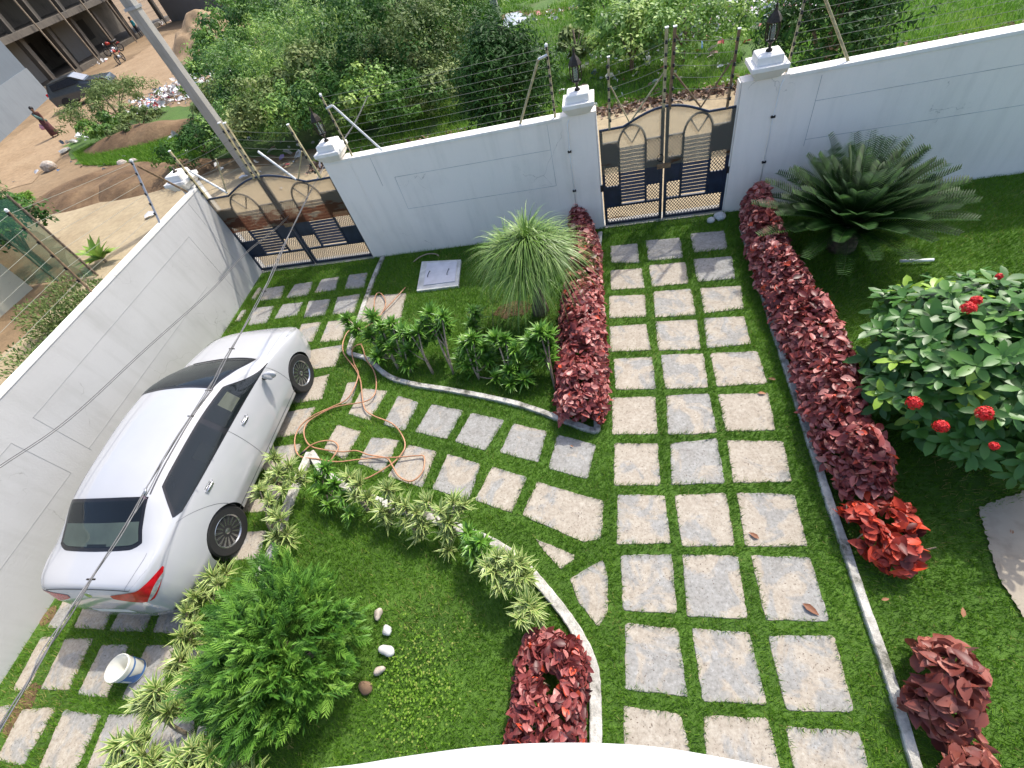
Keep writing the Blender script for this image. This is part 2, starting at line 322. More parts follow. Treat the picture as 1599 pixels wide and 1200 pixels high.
class MB:
    def __init__(s): s.v = []; s.f = []; s.m = []
    def add(s, v, f, mi=0):
        o = len(s.v); s.v += [tuple(x) for x in v]; s.f += [tuple(i+o for i in q) for q in f]; s.m += [mi]*len(f); return s
    def box(s, x0, x1, y0, y1, z0, z1, mi=0):
        v = [(x0,y0,z0),(x1,y0,z0),(x1,y1,z0),(x0,y1,z0),(x0,y0,z1),(x1,y0,z1),(x1,y1,z1),(x0,y1,z1)]
        return s.add(v, [(0,3,2,1),(4,5,6,7),(0,1,5,4),(1,2,6,5),(2,3,7,6),(3,0,4,7)], mi)
    def bar(s, p, q, w, h, mi=0, up=(0,0,1)):
        p = Vector(p); q = Vector(q); d = (q-p).normalized(); u = Vector(up)
        if abs(d.dot(u)) > 0.95: u = Vector((0,1,0))
        a = d.cross(u).normalized(); b = a.cross(d)
        v = []
        for c in (p, q):
            for sx, sy in ((-1,-1),(1,-1),(1,1),(-1,1)): v.append(c+a*(sx*w/2)+b*(sy*h/2))
        return s.add(v, [(0,1,2,3),(7,6,5,4),(0,4,5,1),(1,5,6,2),(2,6,7,3),(3,7,4,0)], mi)
    def tube(s, pts, r, n=8, mi=0, caps=True):
        pts = [Vector(p) for p in pts]; k = len(pts); rr = r if hasattr(r, '__len__') else [r]*k
        v = []; prev = None
        for i, p in enumerate(pts):
            t = (pts[min(i+1,k-1)]-pts[max(i-1,0)]).normalized()
            if prev is None:
                a = t.cross(Vector((0,0,1)))
                if a.length < 0.1: a = t.cross(Vector((0,1,0)))
            else: a = prev - t*prev.dot(t)
            a.normalize(); prev = a; b = t.cross(a)
            for j in range(n):
                an = 2*PI*j/n; v.append(p+a*math.cos(an)*rr[i]+b*math.sin(an)*rr[i])
        f = [(i*n+j, i*n+(j+1)%n, (i+1)*n+(j+1)%n, (i+1)*n+j) for i in range(k-1) for j in range(n)]
        if caps: f += [tuple(range(n-1,-1,-1)), tuple(range((k-1)*n, k*n))]
        return s.add(v, f, mi)
    def lathe(s, prof, n=24, c=(0,0,0), mi=0, rot=None, sq=False):
        v = []
        for r, z in prof:
            for j in range(n):
                an = 2*PI*j/n + (PI/4 if sq else 0); p = Vector((r*math.cos(an), r*math.sin(an), z))
                if rot: p = rot @ p
                v.append(p+Vector(c))
        f = [(i*n+j, i*n+(j+1)%n, (i+1)*n+(j+1)%n, (i+1)*n+j) for i in range(len(prof)-1) for j in range(n)]
        f += [tuple(range(n-1,-1,-1)), tuple(range((len(prof)-1)*n, len(prof)*n))]
        return s.add(v, f, mi)
    def prism(s, poly, z0, z1, mi=0):
        n = len(poly); v = [(p[0],p[1],z0) for p in poly]+[(p[0],p[1],z1) for p in poly]
        return s.add(v, [tuple(range(n-1,-1,-1)), tuple(range(n,2*n))]+[(i,(i+1)%n,n+(i+1)%n,n+i) for i in range(n)], mi)
    def grid(s, P, mi=0, wrap=False):
        h = len(P); w_ = len(P[0]); v = [p for row in P for p in row]
        return s.add(v, [(i*w_+j, i*w_+j+1, (i+1)*w_+j+1, (i+1)*w_+j) for i in range(h-1) for j in range(w_-1)], mi)
    def build(s, name, mats, parent=None, smooth=False, bevel=0, loc=None, auto=None):
        me = bpy.data.meshes.new(name); me.from_pydata(s.v, [], s.f)
        for mm in ([mats] if isinstance(mats, str) else mats): me.materials.append(MATS[mm])
        if len(me.materials) > 1: me.polygons.foreach_set('material_index', s.m)
        if smooth: me.polygons.foreach_set('use_smooth', [True]*len(me.polygons))
        me.update()
        if auto: 
            bm = bmesh.new(); bm.from_mesh(me); bmesh.ops.recalc_face_normals(bm, faces=bm.faces)
            for e in bm.edges: e.smooth = not (len(e.link_faces)==2 and e.calc_face_angle(0) > R(auto))
            for fc in bm.faces: fc.smooth = True
            bm.to_mesh(me); bm.free()
        o = bpy.data.objects.new(name, me); link(o, parent)
        if loc: o.location = loc
        if bevel:
            b = o.modifiers.new('bevel', 'BEVEL'); b.width = bevel; b.segments = 2; b.limit_method = 'ANGLE'
        return o

def npmesh(name, chunks, mats, parent=None, smooth=True):
    """chunks: list of (V (n,3), F (m,k), tint (n,), edge (n,) or None, material index)"""
    Vs = []; loops = []; starts = []; tints = []; edges = []; mi = []; vo = 0; lo = 0
    for V, F, t, e, mm in chunks:
        Vs.append(V); tints.append(t); edges.append(e if e is not None else np.zeros(len(V)))
        k = F.shape[1]; loops.append((F+vo).ravel()); starts.append(lo+np.arange(len(F))*k)
        mi.append(np.full(len(F), mm)); vo += len(V); lo += F.size
    V = np.concatenate(Vs).astype(np.float32); L = np.concatenate(loops).astype(np.int32); S = np.concatenate(starts).astype(np.int32)
    me = bpy.data.meshes.new(name); me.vertices.add(len(V)); me.vertices.foreach_set('co', V.ravel())
    me.loops.add(len(L)); me.loops.foreach_set('vertex_index', L)
    me.polygons.add(len(S)); me.polygons.foreach_set('loop_start', S)
    for mm in ([mats] if isinstance(mats, str) else mats): me.materials.append(MATS[mm])
    me.polygons.foreach_set('material_index', np.concatenate(mi).astype(np.int32))
    me.update(calc_edges=True)
    if smooth: me.polygons.foreach_set('use_smooth', np.ones(len(S), bool))
    a = me.attributes.new('tint', 'FLOAT', 'POINT'); a.data.foreach_set('value', np.concatenate(tints).astype(np.float32))
    a = me.attributes.new('edge', 'FLOAT', 'POINT'); a.data.foreach_set('value', np.concatenate(edges).astype(np.float32))
    o = bpy.data.objects.new(name, me); link(o, parent); return o
def nrm(a): return a/np.maximum(np.linalg.norm(a, axis=-1, keepdims=True), 1e-9)
def perp(D, hint=None):
    if hint is None: hint = np.tile([0,0,1.0], (len(D),1))
    s_ = np.cross(D, hint); bad = np.linalg.norm(s_, axis=1) < 1e-3; s_[bad] = [1,0,0]
    return nrm(s_)
def leaves(P, D, Nn, L, W, tint, stations=((0,0.12),(0.3,1.0),(0.65,0.8),(1,0)), fold=0.12, droop=0.15):
    """flat broad leaves: P base, D direction, Nn approximate normal (all (n,3)); L, W lengths (n,)"""
    n = len(P); D = nrm(D); S = nrm(np.cross(D, Nn)+1e-6); Nn = np.cross(S, D)
    rows = []; e = []
    for t, wd in stations:
        c = P + D*(L*t)[:,None] - Nn*(L*droop*t*t)[:,None]
        off = (W*0.5*wd)[:,None]
        rows += [c-S*off+Nn*(W*fold*wd)[:,None], c, c+S*off+Nn*(W*fold*wd)[:,None]]; e += [1,0,1]
    V = np.stack(rows, 1); k = V.shape[1]
    f = []
    for i in range(len(stations)-1):
        a = i*3; f += [(a,a+1,a+4,a+3),(a+1,a+2,a+5,a+4)]
    F = (np.array(f)[None]+ (np.arange(n)*k)[:,None,None]).reshape(-1,4)
    return (V.reshape(-1,3), F, np.repeat(tint, k), np.tile(np.array(e,float), n), 0)
def straps(P, D, L, W, tint, droop=0.3, nseg=4, fold=0.1, three=True, prof=None, down=None):
    """narrow arching leaves; droop may be an array"""
    n = len(P); D = nrm(D); S = perp(D); rows = []; e = []
    dr = np.broadcast_to(droop, (n,)); dn = np.array([0,0,-1.0])
    for i in range(nseg+1):
        t = i/nseg
        wd = (prof(t) if prof else (0.55+0.45*math.sin(PI*min(t*1.6,1)))*(1-t**3)+0.02)
        c = P + D*(L*t)[:,None] + dn*(L*dr*t*t)[:,None]
        off = (W*0.5*wd)[:,None]; up = np.cross(S, D)*(W*fold*wd)[:,None]
        if three: rows += [c-S*off+up, c, c+S*off+up]; e += [1,0,1]
        else: rows += [c-S*off, c+S*off]; e += [0,0]
    V = np.stack(rows,1); k = V.shape[1]; w_ = 3 if three else 2; f = []
    for i in range(nseg):
        a = i*w_
        for j in range(w_-1): f.append((a+j,a+j+1,a+w_+j+1,a+w_+j))
    F = (np.array(f)[None]+(np.arange(n)*k)[:,None,None]).reshape(-1,4)
    return (V.reshape(-1,3), F, np.repeat(tint,k), np.tile(np.array(e,float),n), 0)
def rand_dirs(n, up=0.0, lo=-1):
    z = rng.uniform(lo, 1, n); a = rng.uniform(0, 2*PI, n); r = np.sqrt(1-z*z)
    return nrm(np.stack([r*np.cos(a), r*np.sin(a), z+up], 1))
def in_poly(x, y, poly):
    inside = np.zeros(len(x), bool); n = len(poly)
    for i in range(n):
        x1,y1 = poly[i][0],poly[i][1]; x2,y2 = poly[(i+1)%n][0],poly[(i+1)%n][1]
        c = ((y1>y) != (y2>y)) & (x < (x2-x1)*(y-y1)/((y2-y1) if y2!=y1 else 1e-9)+x1); inside ^= c
    return inside
def vnoise(x, y, s, seed=0):
    """smooth value noise 0..1"""
    r = np.random.default_rng(seed).random((256,256)); x = x/s+100.5; y = y/s+100.5
    xi = np.floor(x).astype(int); yi = np.floor(y).astype(int); fx = x-xi; fy = y-yi
    fx = fx*fx*(3-2*fx); fy = fy*fy*(3-2*fy); g = lambda a,b: r[a%256,b%256]
    return (g(xi,yi)*(1-fx)+g(xi+1,yi)*fx)*(1-fy)+(g(xi,yi+1)*(1-fx)+g(xi+1,yi+1)*fx)*fy
def catmull(pts, k=8):
    pts = [Vector(p) for p in pts]; out = []
    P = [pts[0]*2-pts[1]]+pts+[pts[-1]*2-pts[-2]]
    for i in range(1, len(P)-2):
        a,b,c,d = P[i-1:i+3]
        for j in range(k):
            t = j/k; out.append(0.5*((2*b)+(c-a)*t+(2*a-5*b+4*c-d)*t*t+(3*b-a-3*c+d)*t**3))
    out.append(pts[-1]); return out

# ================================================================== SETTING
def sheet(name, poly, z, mat, jitter=0):
    pts = []
    if jitter:
        n = len(poly)
        for i in range(n):
            a = Vector(poly[i][:2]); b = Vector(poly[(i+1)%n][:2]); L = (b-a).length; k = max(1, int(L/(jitter*2)))
            d = (b-a).normalized() if L else Vector((1,0)); nn = Vector((-d.y, d.x))
            for j in range(k): pts.append(a.lerp(b, j/k)+nn*random.uniform(-jitter,jitter)*(0.2 if j==0 else 1))
    else: pts = [Vector(p[:2]) for p in poly]
    bm = bmesh.new(); vs = [bm.verts.new((p.x,p.y,z)) for p in pts]; f = bm.faces.new(vs)
    if f.normal.z < 0 : f.normal_flip()
    bm.normal_update()
    if f.normal.z < 0: f.normal_flip()
    bmesh.ops.triangulate(bm, faces=bm.faces)
    me = bpy.data.meshes.new(name); bm.to_mesh(me); bm.free(); me.materials.append(MATS[mat])
    o = bpy.data.objects.new(name, me); link(o); o['kind'] = 'structure'; return o
GZ = -0.03
sheet('ground', [(-400,-300),(400,-300),(400,500),(-400,500)], GZ, 'dirt')
sheet('lawn', [(-8.0,-4),(12,-4),(12,7.93),(-8.05,7.93)], 0.0, 'lawn_base')
# sandy lane behind the front wall, sandy yard before the unfinished block, wet ground behind
lane = [at(0,300),at(60,330),at(100,380),at(130,415),(-14,8.4),(-13,4),(-9,4),(-8.4,8.1),(14,8.1),(14,12.7),(4,13.0),(0,13.3),(-5,13.5),(-9,14.2),(-13,14.5),at(245,300),at(160,315),at(60,345)]
lane = [at(0,300),at(20,345),at(60,365),at(100,385),at(132,425),(-14,4),(-8.5,4),(-8.5,8.0),(14,8.0),(14,12.7),(4,13.0),(0,13.3),(-5,13.5),(-9,14.0),(-12.5,14.2),at(250,285),at(190,300),at(110,325),at(50,310)]
sheet('dirt_road', lane, GZ+0.008, 'lane', 0.25)
sheet('sand_path', [at(-60,280),at(0,230),at(78,175),at(140,125),at(200,95),at(260,55),at(330,40),at(345,80),at(320,130),at(235,145),at(190,160),at(170,190),at(100,235),at(50,285),at(0,300)], GZ+0.014, 'sand', 0.3)
green = [(16,13.2),(4,13.4),(0,13.7),(-5,13.9),(-9,14.4),(-12,14.8),at(330,250),at(250,262),at(130,255),at(95,230),at(170,185),at(230,165),at(300,165),at(330,120),at(340,60),at(420,-30),(-40,110),(60,110),(60,13.2)]
sheet('grassland', green, GZ+0.02, 'scrubsoil', 0.3)
sheet('puddle', [at(783,40),at(790,22),at(812,18),at(822,30),at(805,40),at(790,46)], GZ+0.03, 'puddle', 0.1)
sheet('water_channel', [at(725,45),at(770,28),at(800,18),at(850,16),at(905,8),at(905,14),at(850,24),at(800,26),at(770,40),at(735,52)], GZ+0.026, 'mound', 0.1)

# ---- stone slabs -------------------------------------------------
SLABS = []
def inset_round(poly, rr=0.03, k=4):
    poly = [p*(1+0.034/max(p.length,0.05)) for p in poly]
    out = []; n = len(poly)
    for i in range(n):
        p = poly[i]; a = poly[i-1]; b = poly[(i+1)%n]
        r1 = min(rr*random.uniform(0.6,1.5), (a-p).length*0.4, (b-p).length*0.4)
        q0 = p+(a-p).normalized()*r1; q1 = p+(b-p).normalized()*r1
        for j in range(k+1):
            t = j/k; out.append(q0*(1-t)**2+p*2*t*(1-t)+q1*t*t)
    res = []; n = len(out); ph = random.uniform(0,9)
    for i in range(n):
        a = out[i]; b = out[(i+1)%n]; L = (b-a).length; kk = max(1,int(L/0.035)); d = (b-a)
        nn = Vector((-d.y,d.x)).normalized() if L > 1e-6 else Vector((0,0))
        for j in range(kk):
            t = j/kk; p = a.lerp(b,t); wv = (math.sin(p.x*17+ph)+math.sin(p.y*23+ph*2))*0.003+random.uniform(-0.004,0.004)
            res.append(p+nn*wv)
    return res
def slab(px, label, grey=0.0, group='stone slabs of the path', name='paving_slab', world=None):
    pts = [Vector(at(x,y,0.03)[:2]) for x,y in px] if world is None else [Vector(p) for p in world]
    c = sum(pts, Vector((0,0)))/len(pts)
    loc = [(p-c) for p in pts]; poly = inset_round(loc)
    m_ = MB(); n = len(poly); z0, z1, b = -0.05, 0.010, 0.006
    inner = [p*(1-b/max(p.length,0.05)) for p in poly]
    v = [(p.x,p.y,z0) for p in poly]+[(p.x,p.y,z1-b) for p in poly]+[(p.x,p.y,z1) for p in inner]+[(0,0,z1)]
    f = [(i,(i+1)%n,n+(i+1)%n,n+i) for i in range(n)]+[(n+i,n+(i+1)%n,2*n+(i+1)%n,2*n+i) for i in range(n)]+[(2*n+i,2*n+(i+1)%n,3*n) for i in range(n)]
    m_.add(v, f)
    o = m_.build(name, 'slab', loc=(c.x,c.y,0)); o.color = (0.5+grey, 0, 0, 1)
    tag(o, label, 'paving slab', group); SLABS.append(list(pts)); return o
ORD = ['first','second','third','fourth','fifth','sixth','seventh','eighth','ninth','tenth','eleventh','twelfth']
rightpath = [
 [[(955,384),(994,380),(997,408),(956,407)],[(1010,375),(1060,371),(1064,400),(1014,405)],[(1080,364),(1129,360),(1134,386),(1085,392)]],
 [[(955,422),(1000,419),(1004,447),(956,450)],[(1015,414),(1069,409),(1073,440),(1021,445)],[(1085,404),(1141,400),(1146,432),(1091,437)]],
 [[(953,462),(1005,460),(1007,492),(954,494)],[(1022,455),(1077,451),(1084,489),(1025,493)],[(1096,450),(1155,446),(1159,479),(1102,486)]],
 [[(954,510),(1007,506),(1014,544),(955,546)],[(1026,502),(1086,499),(1092,542),(1030,544)],[(1102,497),(1161,494),(1170,534),(1107,540)]],
 [[(960,561),(1016,558),(1021,604),(963,605)],[(1034,554),(1096,552),(1103,602),(1041,604)],[(1112,552),(1181,549),(1195,595),(1122,600)]],
 [[(958,622),(1021,620),(1024,674),(959,675)],[(1043,618),(1105,615),(1117,672),(1046,675)],[(1125,616),(1197,614),(1208,668),(1136,670)]],
 [[(962,693),(1024,694),(1028,753),(961,754)],[(1050,694),(1117,686),(1128,750),(1051,753)],[(1139,689),(1221,690),(1232,748),(1148,750)]],
 [[(967,774),(1035,775),(1044,844),(966,846)],[(1057,775),(1132,771),(1144,848),(1068,849)],[(1155,771),(1238,774),(1258,848),(1168,849)]],
 [[(972,869),(1046,868),(1053,954),(975,950)],[(1070,869),(1150,871),(1164,961),(1077,958)],[(1178,870),(1264,873),(1292,966),(1200,964)]],
 [[(980,977),(1055,986),(1069,1082),(979,1072)],[(1085,985),(1167,991),(1194,1096),(1101,1090)],[(1204,996),(1301,996),(1329,1108),(1231,1105)]],
 [[(979,1106),(1058,1118),(1078,1186),(980,1184)],[(1104,1122),(1195,1125),(1218,1215),(1108,1212)],[(1235,1139),(1339,1146),(1363,1235),(1252,1232)]]]
greys = [[.25,.3,.22],[.02,.0,.3],[-.05,.05,.02],[-.04,.0,.03],[0.03,.08,.02],[-.1,.1,-.08],[-.04,.16,-.02],[0.02,.02,0.0],[.08,.06,.06],[.06,.09,.05],[-.08,.04,.0]]  # high values at the gate end paint the wall and gate shade as grey
for r_, row in enumerate(rightpath):
    for c_, q in enumerate(row):
        g_ = greys[r_][c_]; tone = 'Grey' if g_ > 0.14 else 'Cream'
        slab(q, f"{tone} stone slab in the {['left','middle','right'][c_]} column of the straight path, {ORD[r_]} row from the small gate", g_)
cross_up = [[(542,598),(556,597),(546,628),(531,628)],[(566,607),(601,611),(576,653),(545,644)],[(621,619),(651,629),(630,669),(600,660)],
 [(674,632),(719,641),(696,683),(650,672)],[(736,646),(784,656),(756,700),(712,687)],[(802,662),(850,674),(838,719),(783,704)],[(872,680),(927,695),(915,744),(859,729)]]
cross_lo = [[(526,664),(560,674),(537,715),(507,699)],[(580,684),(620,688),(597,734),(560,721)],[(637,696),(678,705),(657,758),(607,742)],
 [(699,710),(746,725),(730,777),(677,761)],[(769,730),(818,746),(797,797),(744,779)]]
for i, q in enumerate(cross_up): slab(q, f"Mottled grey stone slab of the cross path beside the wavy kerb, {ORD[i]} from the car end", [0,.02,.16,.18,.2,.12,.2][i], 'slabs of the cross path')
for i, q in enumerate(cross_lo): slab(q, f"Cream stone slab of the cross path beside the curved white kerb, {ORD[i]} from the hose coil end", [0,0.08,.03,.06,.03][i], 'slabs of the cross path')
slab([(841,754),(939,783),(934,838),(907,842),(818,803)], 'Widest cream slab where the cross path meets the straight path', 0, 'slabs of the cross path')
slab([(836,841),(893,866),(890,873),(874,884)], 'Small triangular cream slab near the curved white kerb', 0, 'slabs of the cross path')
slab([(893,906),(940,877),(946,905),(946,950),(933,972),(907,938)], 'Wedge shaped cream slab pointing down beside the curved white kerb', 0, 'slabs of the cross path')
# driveway
drive = {
 'first row inside the big gate': [[(402,449),(408,450),(398,466),(392,465)],[(415,450),(442,446),(437,464),(407,468)],[(460,444),(486,440),(479,459),(447,464)],[(502,436),(527,432),(522,451),(492,455)],[(545,429),(572,426),(566,448),(539,449)]],
 'second row inside the big gate': [[(376,485),(383,484),(374,499),(367,500)],[(396,481),(425,478),(415,502),(388,506)],[(441,475),(470,472),(461,491),(429,496)],[(482,470),(514,467),(505,490),(475,494)],[(527,464),(560,459),(551,486),(520,489)]],
}
cols = ['beside the left wall','second column from the left wall','third column from the left wall','fourth column from the left wall','beside the thin kerb']
for k_, row in drive.items():
    for i, q in enumerate(row): slab(q, f"Grey driveway slab, {k_}, {cols[i]}", [.05,.12,.2,.14,.12][i], 'driveway slabs')
slab([(471,506),(499,503),(486,531),(458,535)], 'Pale driveway slab just in front of the car bonnet', 0, 'driveway slabs')
slab([(512,502),(542,499),(531,529),(500,532)], 'Pale driveway slab beside the kerb corner, up from the car headlight', 0, 'driveway slabs')
side = [[(487,546),(534,538),(520,570),(472,577)],[(470,595),(511,585),(500,621),(455,628)],[(445,644),(489,636),(470,675),(425,682)],[(412,700),(467,693),(452,728),(396,735)],[(385,762),(440,757),(425,795),(368,800)],[(360,832),(412,830),(398,870),(335,875)]]
for i, q in enumerate(side): slab(q, ['Pale driveway slab beside the front bumper of the white car','Pale driveway slab beside the front wheel of the white car','Pale driveway slab just behind the front wheel of the white car','Half shaded driveway slab under the middle of the car door','Driveway slab under the car behind the variegated shrub','Driveway slab beside the rear wheel of the white car'][i], 0, 'driveway slabs')
rear = {'just behind the white car': [[(103,929),(119,932),(95,977),(75,976)],[(140,925),(178,932),(159,980),(116,977)],[(195,935),(242,938),(221,983),(172,982)],[(258,935),(296,938),(282,986),(240,984)]],
 'in the row of the white bucket': [[(60,999),(78,998),(40,1075),(20,1074)],[(100,1000),(139,1001),(104,1074),(64,1072)],[(157,1010),(195,1011),(164,1086),(122,1080)],[(227,1011),(267,1011),(243,1087),(191,1088)],[(298,1012),(325,1014),(300,1090),(262,1086)]],
 'in the row nearest the bottom of the photo': [[(-40,1112),(10,1105),(-22,1180),(-75,1180)],[(32,1111),(80,1109),(33,1191),(-5,1183)],[(98,1112),(151,1121),(113,1204),(60,1200)],[(168,1120),(218,1118),(190,1205),(133,1203)],[(240,1124),(298,1125),(290,1210),(210,1208)]]}
for k_, row in rear.items():
    for i, q in enumerate(row): slab(q, f"Cream driveway slab {k_}, {['beside the left wall','second from the left wall','third from the left wall','fourth from the left wall','fifth from the left wall'][i]}", [.0,.0,.03,.08,.0][i], 'driveway slabs')
slab([(575,462),(632,458),(622,503),(600,508),(566,500)], 'Pinkish square slab in the island lawn with the hose lying over it', -0.2, 'slabs of the cross path')

# ---- kerbs ---------------------------------------------------------
KERBS = []
def kerb(px, width, height, label, closed=False, mat='kerb_white', world=None):
    pts = catmull([at(x,y,height) for x,y in px] if world is None else [Vector((*p,height)) for p in world], 6)
    Lf = []; Rt = []
    for i, p in enumerate(pts):
        t = (pts[min(i+1,len(pts)-1)]-pts[max(i-1,0)]); t.z = 0; t.normalize(); nn = Vector((-t.y,t.x,0))
        wv = width*0.5*(1+random.uniform(-0.06,0.06)); Lf.append(p+nn*wv); Rt.append(p-nn*wv)
    rows = []
    for a,b in zip(Lf,Rt):
        c = (a+b)/2; k = 0.82
        rows.append([Vector((a.x,a.y,-0.03)),Vector((a.x,a.y,height-0.012)),c+(a-c)*k,c+(b-c)*k,Vector((b.x,b.y,height-0.012)),Vector((b.x,b.y,-0.03))])
    m_ = MB(); m_.grid(rows); n = len(rows)
    m_.add(rows[0], [(0,1,2,3,4,5)]); m_.add(rows[-1], [(5,4,3,2,1,0)])
    o = m_.build('kerb', mat); tag(o, label, 'kerb', 'low white kerbs')
    KERBS.append([p.xy for p in Lf]+[p.xy for p in reversed(Rt)]); return o
kerb([(597,400),(583,432),(569,470),(557,505),(546,538),(545,550),(556,554),(570,558),(584,569),(598,581),(616,591),(650,600),(690,606),(730,613),(770,621),(805,629),(840,640),(875,653),(905,664),(929,671),(932,660),(930,635),(930,600)], 0.085, 0.055, 'Wavy white kerb between the dracaena bed and the cross path')
kerb([(930,600),(928,520),(930,440),(937,362)], 0.085, 0.07, 'Straight kerb under the left red hedge')
kerb([(484,706),(502,733),(522,750),(548,764),(582,779),(620,792),(660,804),(700,818),(740,834),(770,848),(800,867),(828,893),(856,926),(880,956),(900,986),(918,1020),(927,1052),(929,1090),(930,1130),(930,1175),(932,1215)], 0.11, 0.07, 'Curved white kerb around the lower lawn')
kerb([(482,706),(462,750),(444,795),(428,845),(400,905),(360,990),(328,1090),(312,1150),(300,1200)], 0.115, 0.08, 'White kerb between the juniper lawn and the driveway')
kerb([(1158,352),(1172,395),(1190,450),(1208,508),(1225,560),(1247,628),(1270,698),(1295,778),(1320,850),(1350,940),(1382,1030),(1412,1125),(1432,1195),(1450,1250)], 0.08, 0.055, 'Long straight weathered kerb to the right of the straight path')

# ---- grass ----------------------------------------------------------
def make_grass():
    n = 520000
    x = rng.uniform(-7.9, 7.5, n); y = rng.uniform(-1.6, 7.86, n)
    keep = (x > -7.95+ (7.9-y)*0.05*0+0.0)
    lx = -8.02+(7.9-y)*0.05; keep &= x > lx+0.02
    keep &= ~((x > 4.5) & (y < 1.5))
    shr = []
    for s_ in SLABS:
        c = sum(s_, Vector((0,0)))/len(s_); poly = [c+(p-c)*(1+0.012/max((p-c).length,0.05)) for p in s_]
        xs = [p.x for p in poly]; ys = [p.y for p in poly]
        idx = np.where((x>min(xs))&(x<max(xs))&(y>min(ys))&(y<max(ys))&keep)[0]
        if len(idx):
            ins = in_poly(x[idx], y[idx], poly); keep[idx[ins]] = False
    for poly in KERBS:
        ins = in_poly(x, y, [(p.x,p.y) for p in poly]); keep &= ~ins
    mh = [(-3.72,6.72),(-3.0,6.66),(-2.95,7.25),(-3.55,7.3)]
    for q in EXTRA: keep &= ~in_poly(x, y, q)
    x = x[keep]; y = y[keep]; n = len(x)
    big = vnoise(x,y,0.9,3)*0.6+vnoise(x,y,0.25,4)*0.4
    h = 0.036+0.026*big+rng.uniform(0,0.018,n)
    ang = rng.uniform(0,2*PI,n); lean = rng.uniform(0.3,1.5,n); D = np.stack([np.cos(ang)*lean, np.sin(ang)*lean, np.ones(n)],1); D = nrm(D)
    P = np.stack([x,y,np.full(n,0.004)],1)
    sd = np.stack([-np.sin(ang+1.0),np.cos(ang+1.0),np.zeros(n)],1)*(rng.uniform(0.0035,0.006,n))[:,None]
    tip = P+D*(h*1.25)[:,None]
    V = np.stack([P-sd,P+sd,tip],1).reshape(-1,3)
    F = np.arange(n*3).reshape(-1,3)
    fine = vnoise(x,y,0.5,9)*0.5+vnoise(x,y,1.6,10)*0.5
    t = np.clip(0.12+0.62*fine+rng.normal(0,0.16,n),0,0.93); 
    worn = np.clip((vnoise(x,y,0.42,51)*0.6+vnoise(x,y,1.3,52)*0.4-0.60)*4,0,1)*0.30
    for (wx,wy,wr,wp) in [(800,482,.42,.75),(452,560,.30,.5),(75,965,.30,.7),(30,1115,.5,.7),(690,1000,.20,.4),(1035,560,.35,.3),(1075,660,.3,.3),(450,590,.3,.4),(1500,330,.6,.15)]:
        g_ = at(wx,wy); worn = np.maximum(worn, wp*np.exp(-((x-g_.x)**2+(y-g_.y)**2)/(wr*wr)))
    t[rng.random(n)<0.014+worn*0.55] = 1.0; kk = rng.random(n) > worn*0.85
    V = V.reshape(-1,3,3)[kk].reshape(-1,3); t = t[kk]; F = np.arange(len(V)).reshape(-1,3)
    o = npmesh('lawn_grass', [(V,F,np.repeat(t,3),None,0)], 'grass', smooth=False)
    tag(o, 'short dense green turf growing between the slabs and in the beds', 'grass', kind='stuff')
EXTRA = [[at(652,458)[:2],at(660,412)[:2],at(720,410)[:2],at(717,448)[:2]], [at(1530,800)[:2],at(1640,770)[:2],at(1700,1000)[:2],at(1590,960)[:2],at(1540,880)[:2]],
         [at(1405,404)[:2],at(1458,402)[:2],at(1458,410)[:2],at(1405,412)[:2]]]
make_grass()
for (wx,wy,rx,ry) in [(800,484,.40,.22),(452,556,.10,.30),(76,962,.10,.16),(34,1108,.14,.28),(457,612,.10,.22)]:
    g_ = at(wx,wy); sheet('bare_soil', [(g_.x+rx*math.cos(a)*random.uniform(.7,1.1), g_.y+ry*math.sin(a)*random.uniform(.7,1.1)) for a in np.linspace(0,2*PI,15)[:-1]], 0.006, 'mound', 0.03)
# clover patch in the lower lawn
n = 700; a = rng.normal(0,1,(n,2)); c0 = at(655,1075)
P = np.stack([c0.x+a[:,0]*0.22, c0.y+a[:,1]*0.3, rng.uniform(0.045,0.07,n)],1)
D = rand_dirs(n,0.0,0.0); D[:,2] *= 0.3
Nn = nrm(rand_dirs(n,1.5,0.2)); o = npmesh('clover', [leaves(P,D,Nn,rng.uniform(0.018,0.03,n),rng.uniform(0.015,0.024,n),rng.uniform(0.6,0.95,n),((0,.2),(.5,1),(1,0)))], 'grass')
tag(o, 'patch of small round leaved weeds in the lower lawn', 'weeds', kind='stuff')

# concrete patch at the right edge
o = sheet('concrete_path', [at(1525,795),at(1620,760),at(1750,780),at(1800,1060),at(1660,1010),at(1595,965),at(1555,900)], 0.03, 'tan_paving', 0.012)

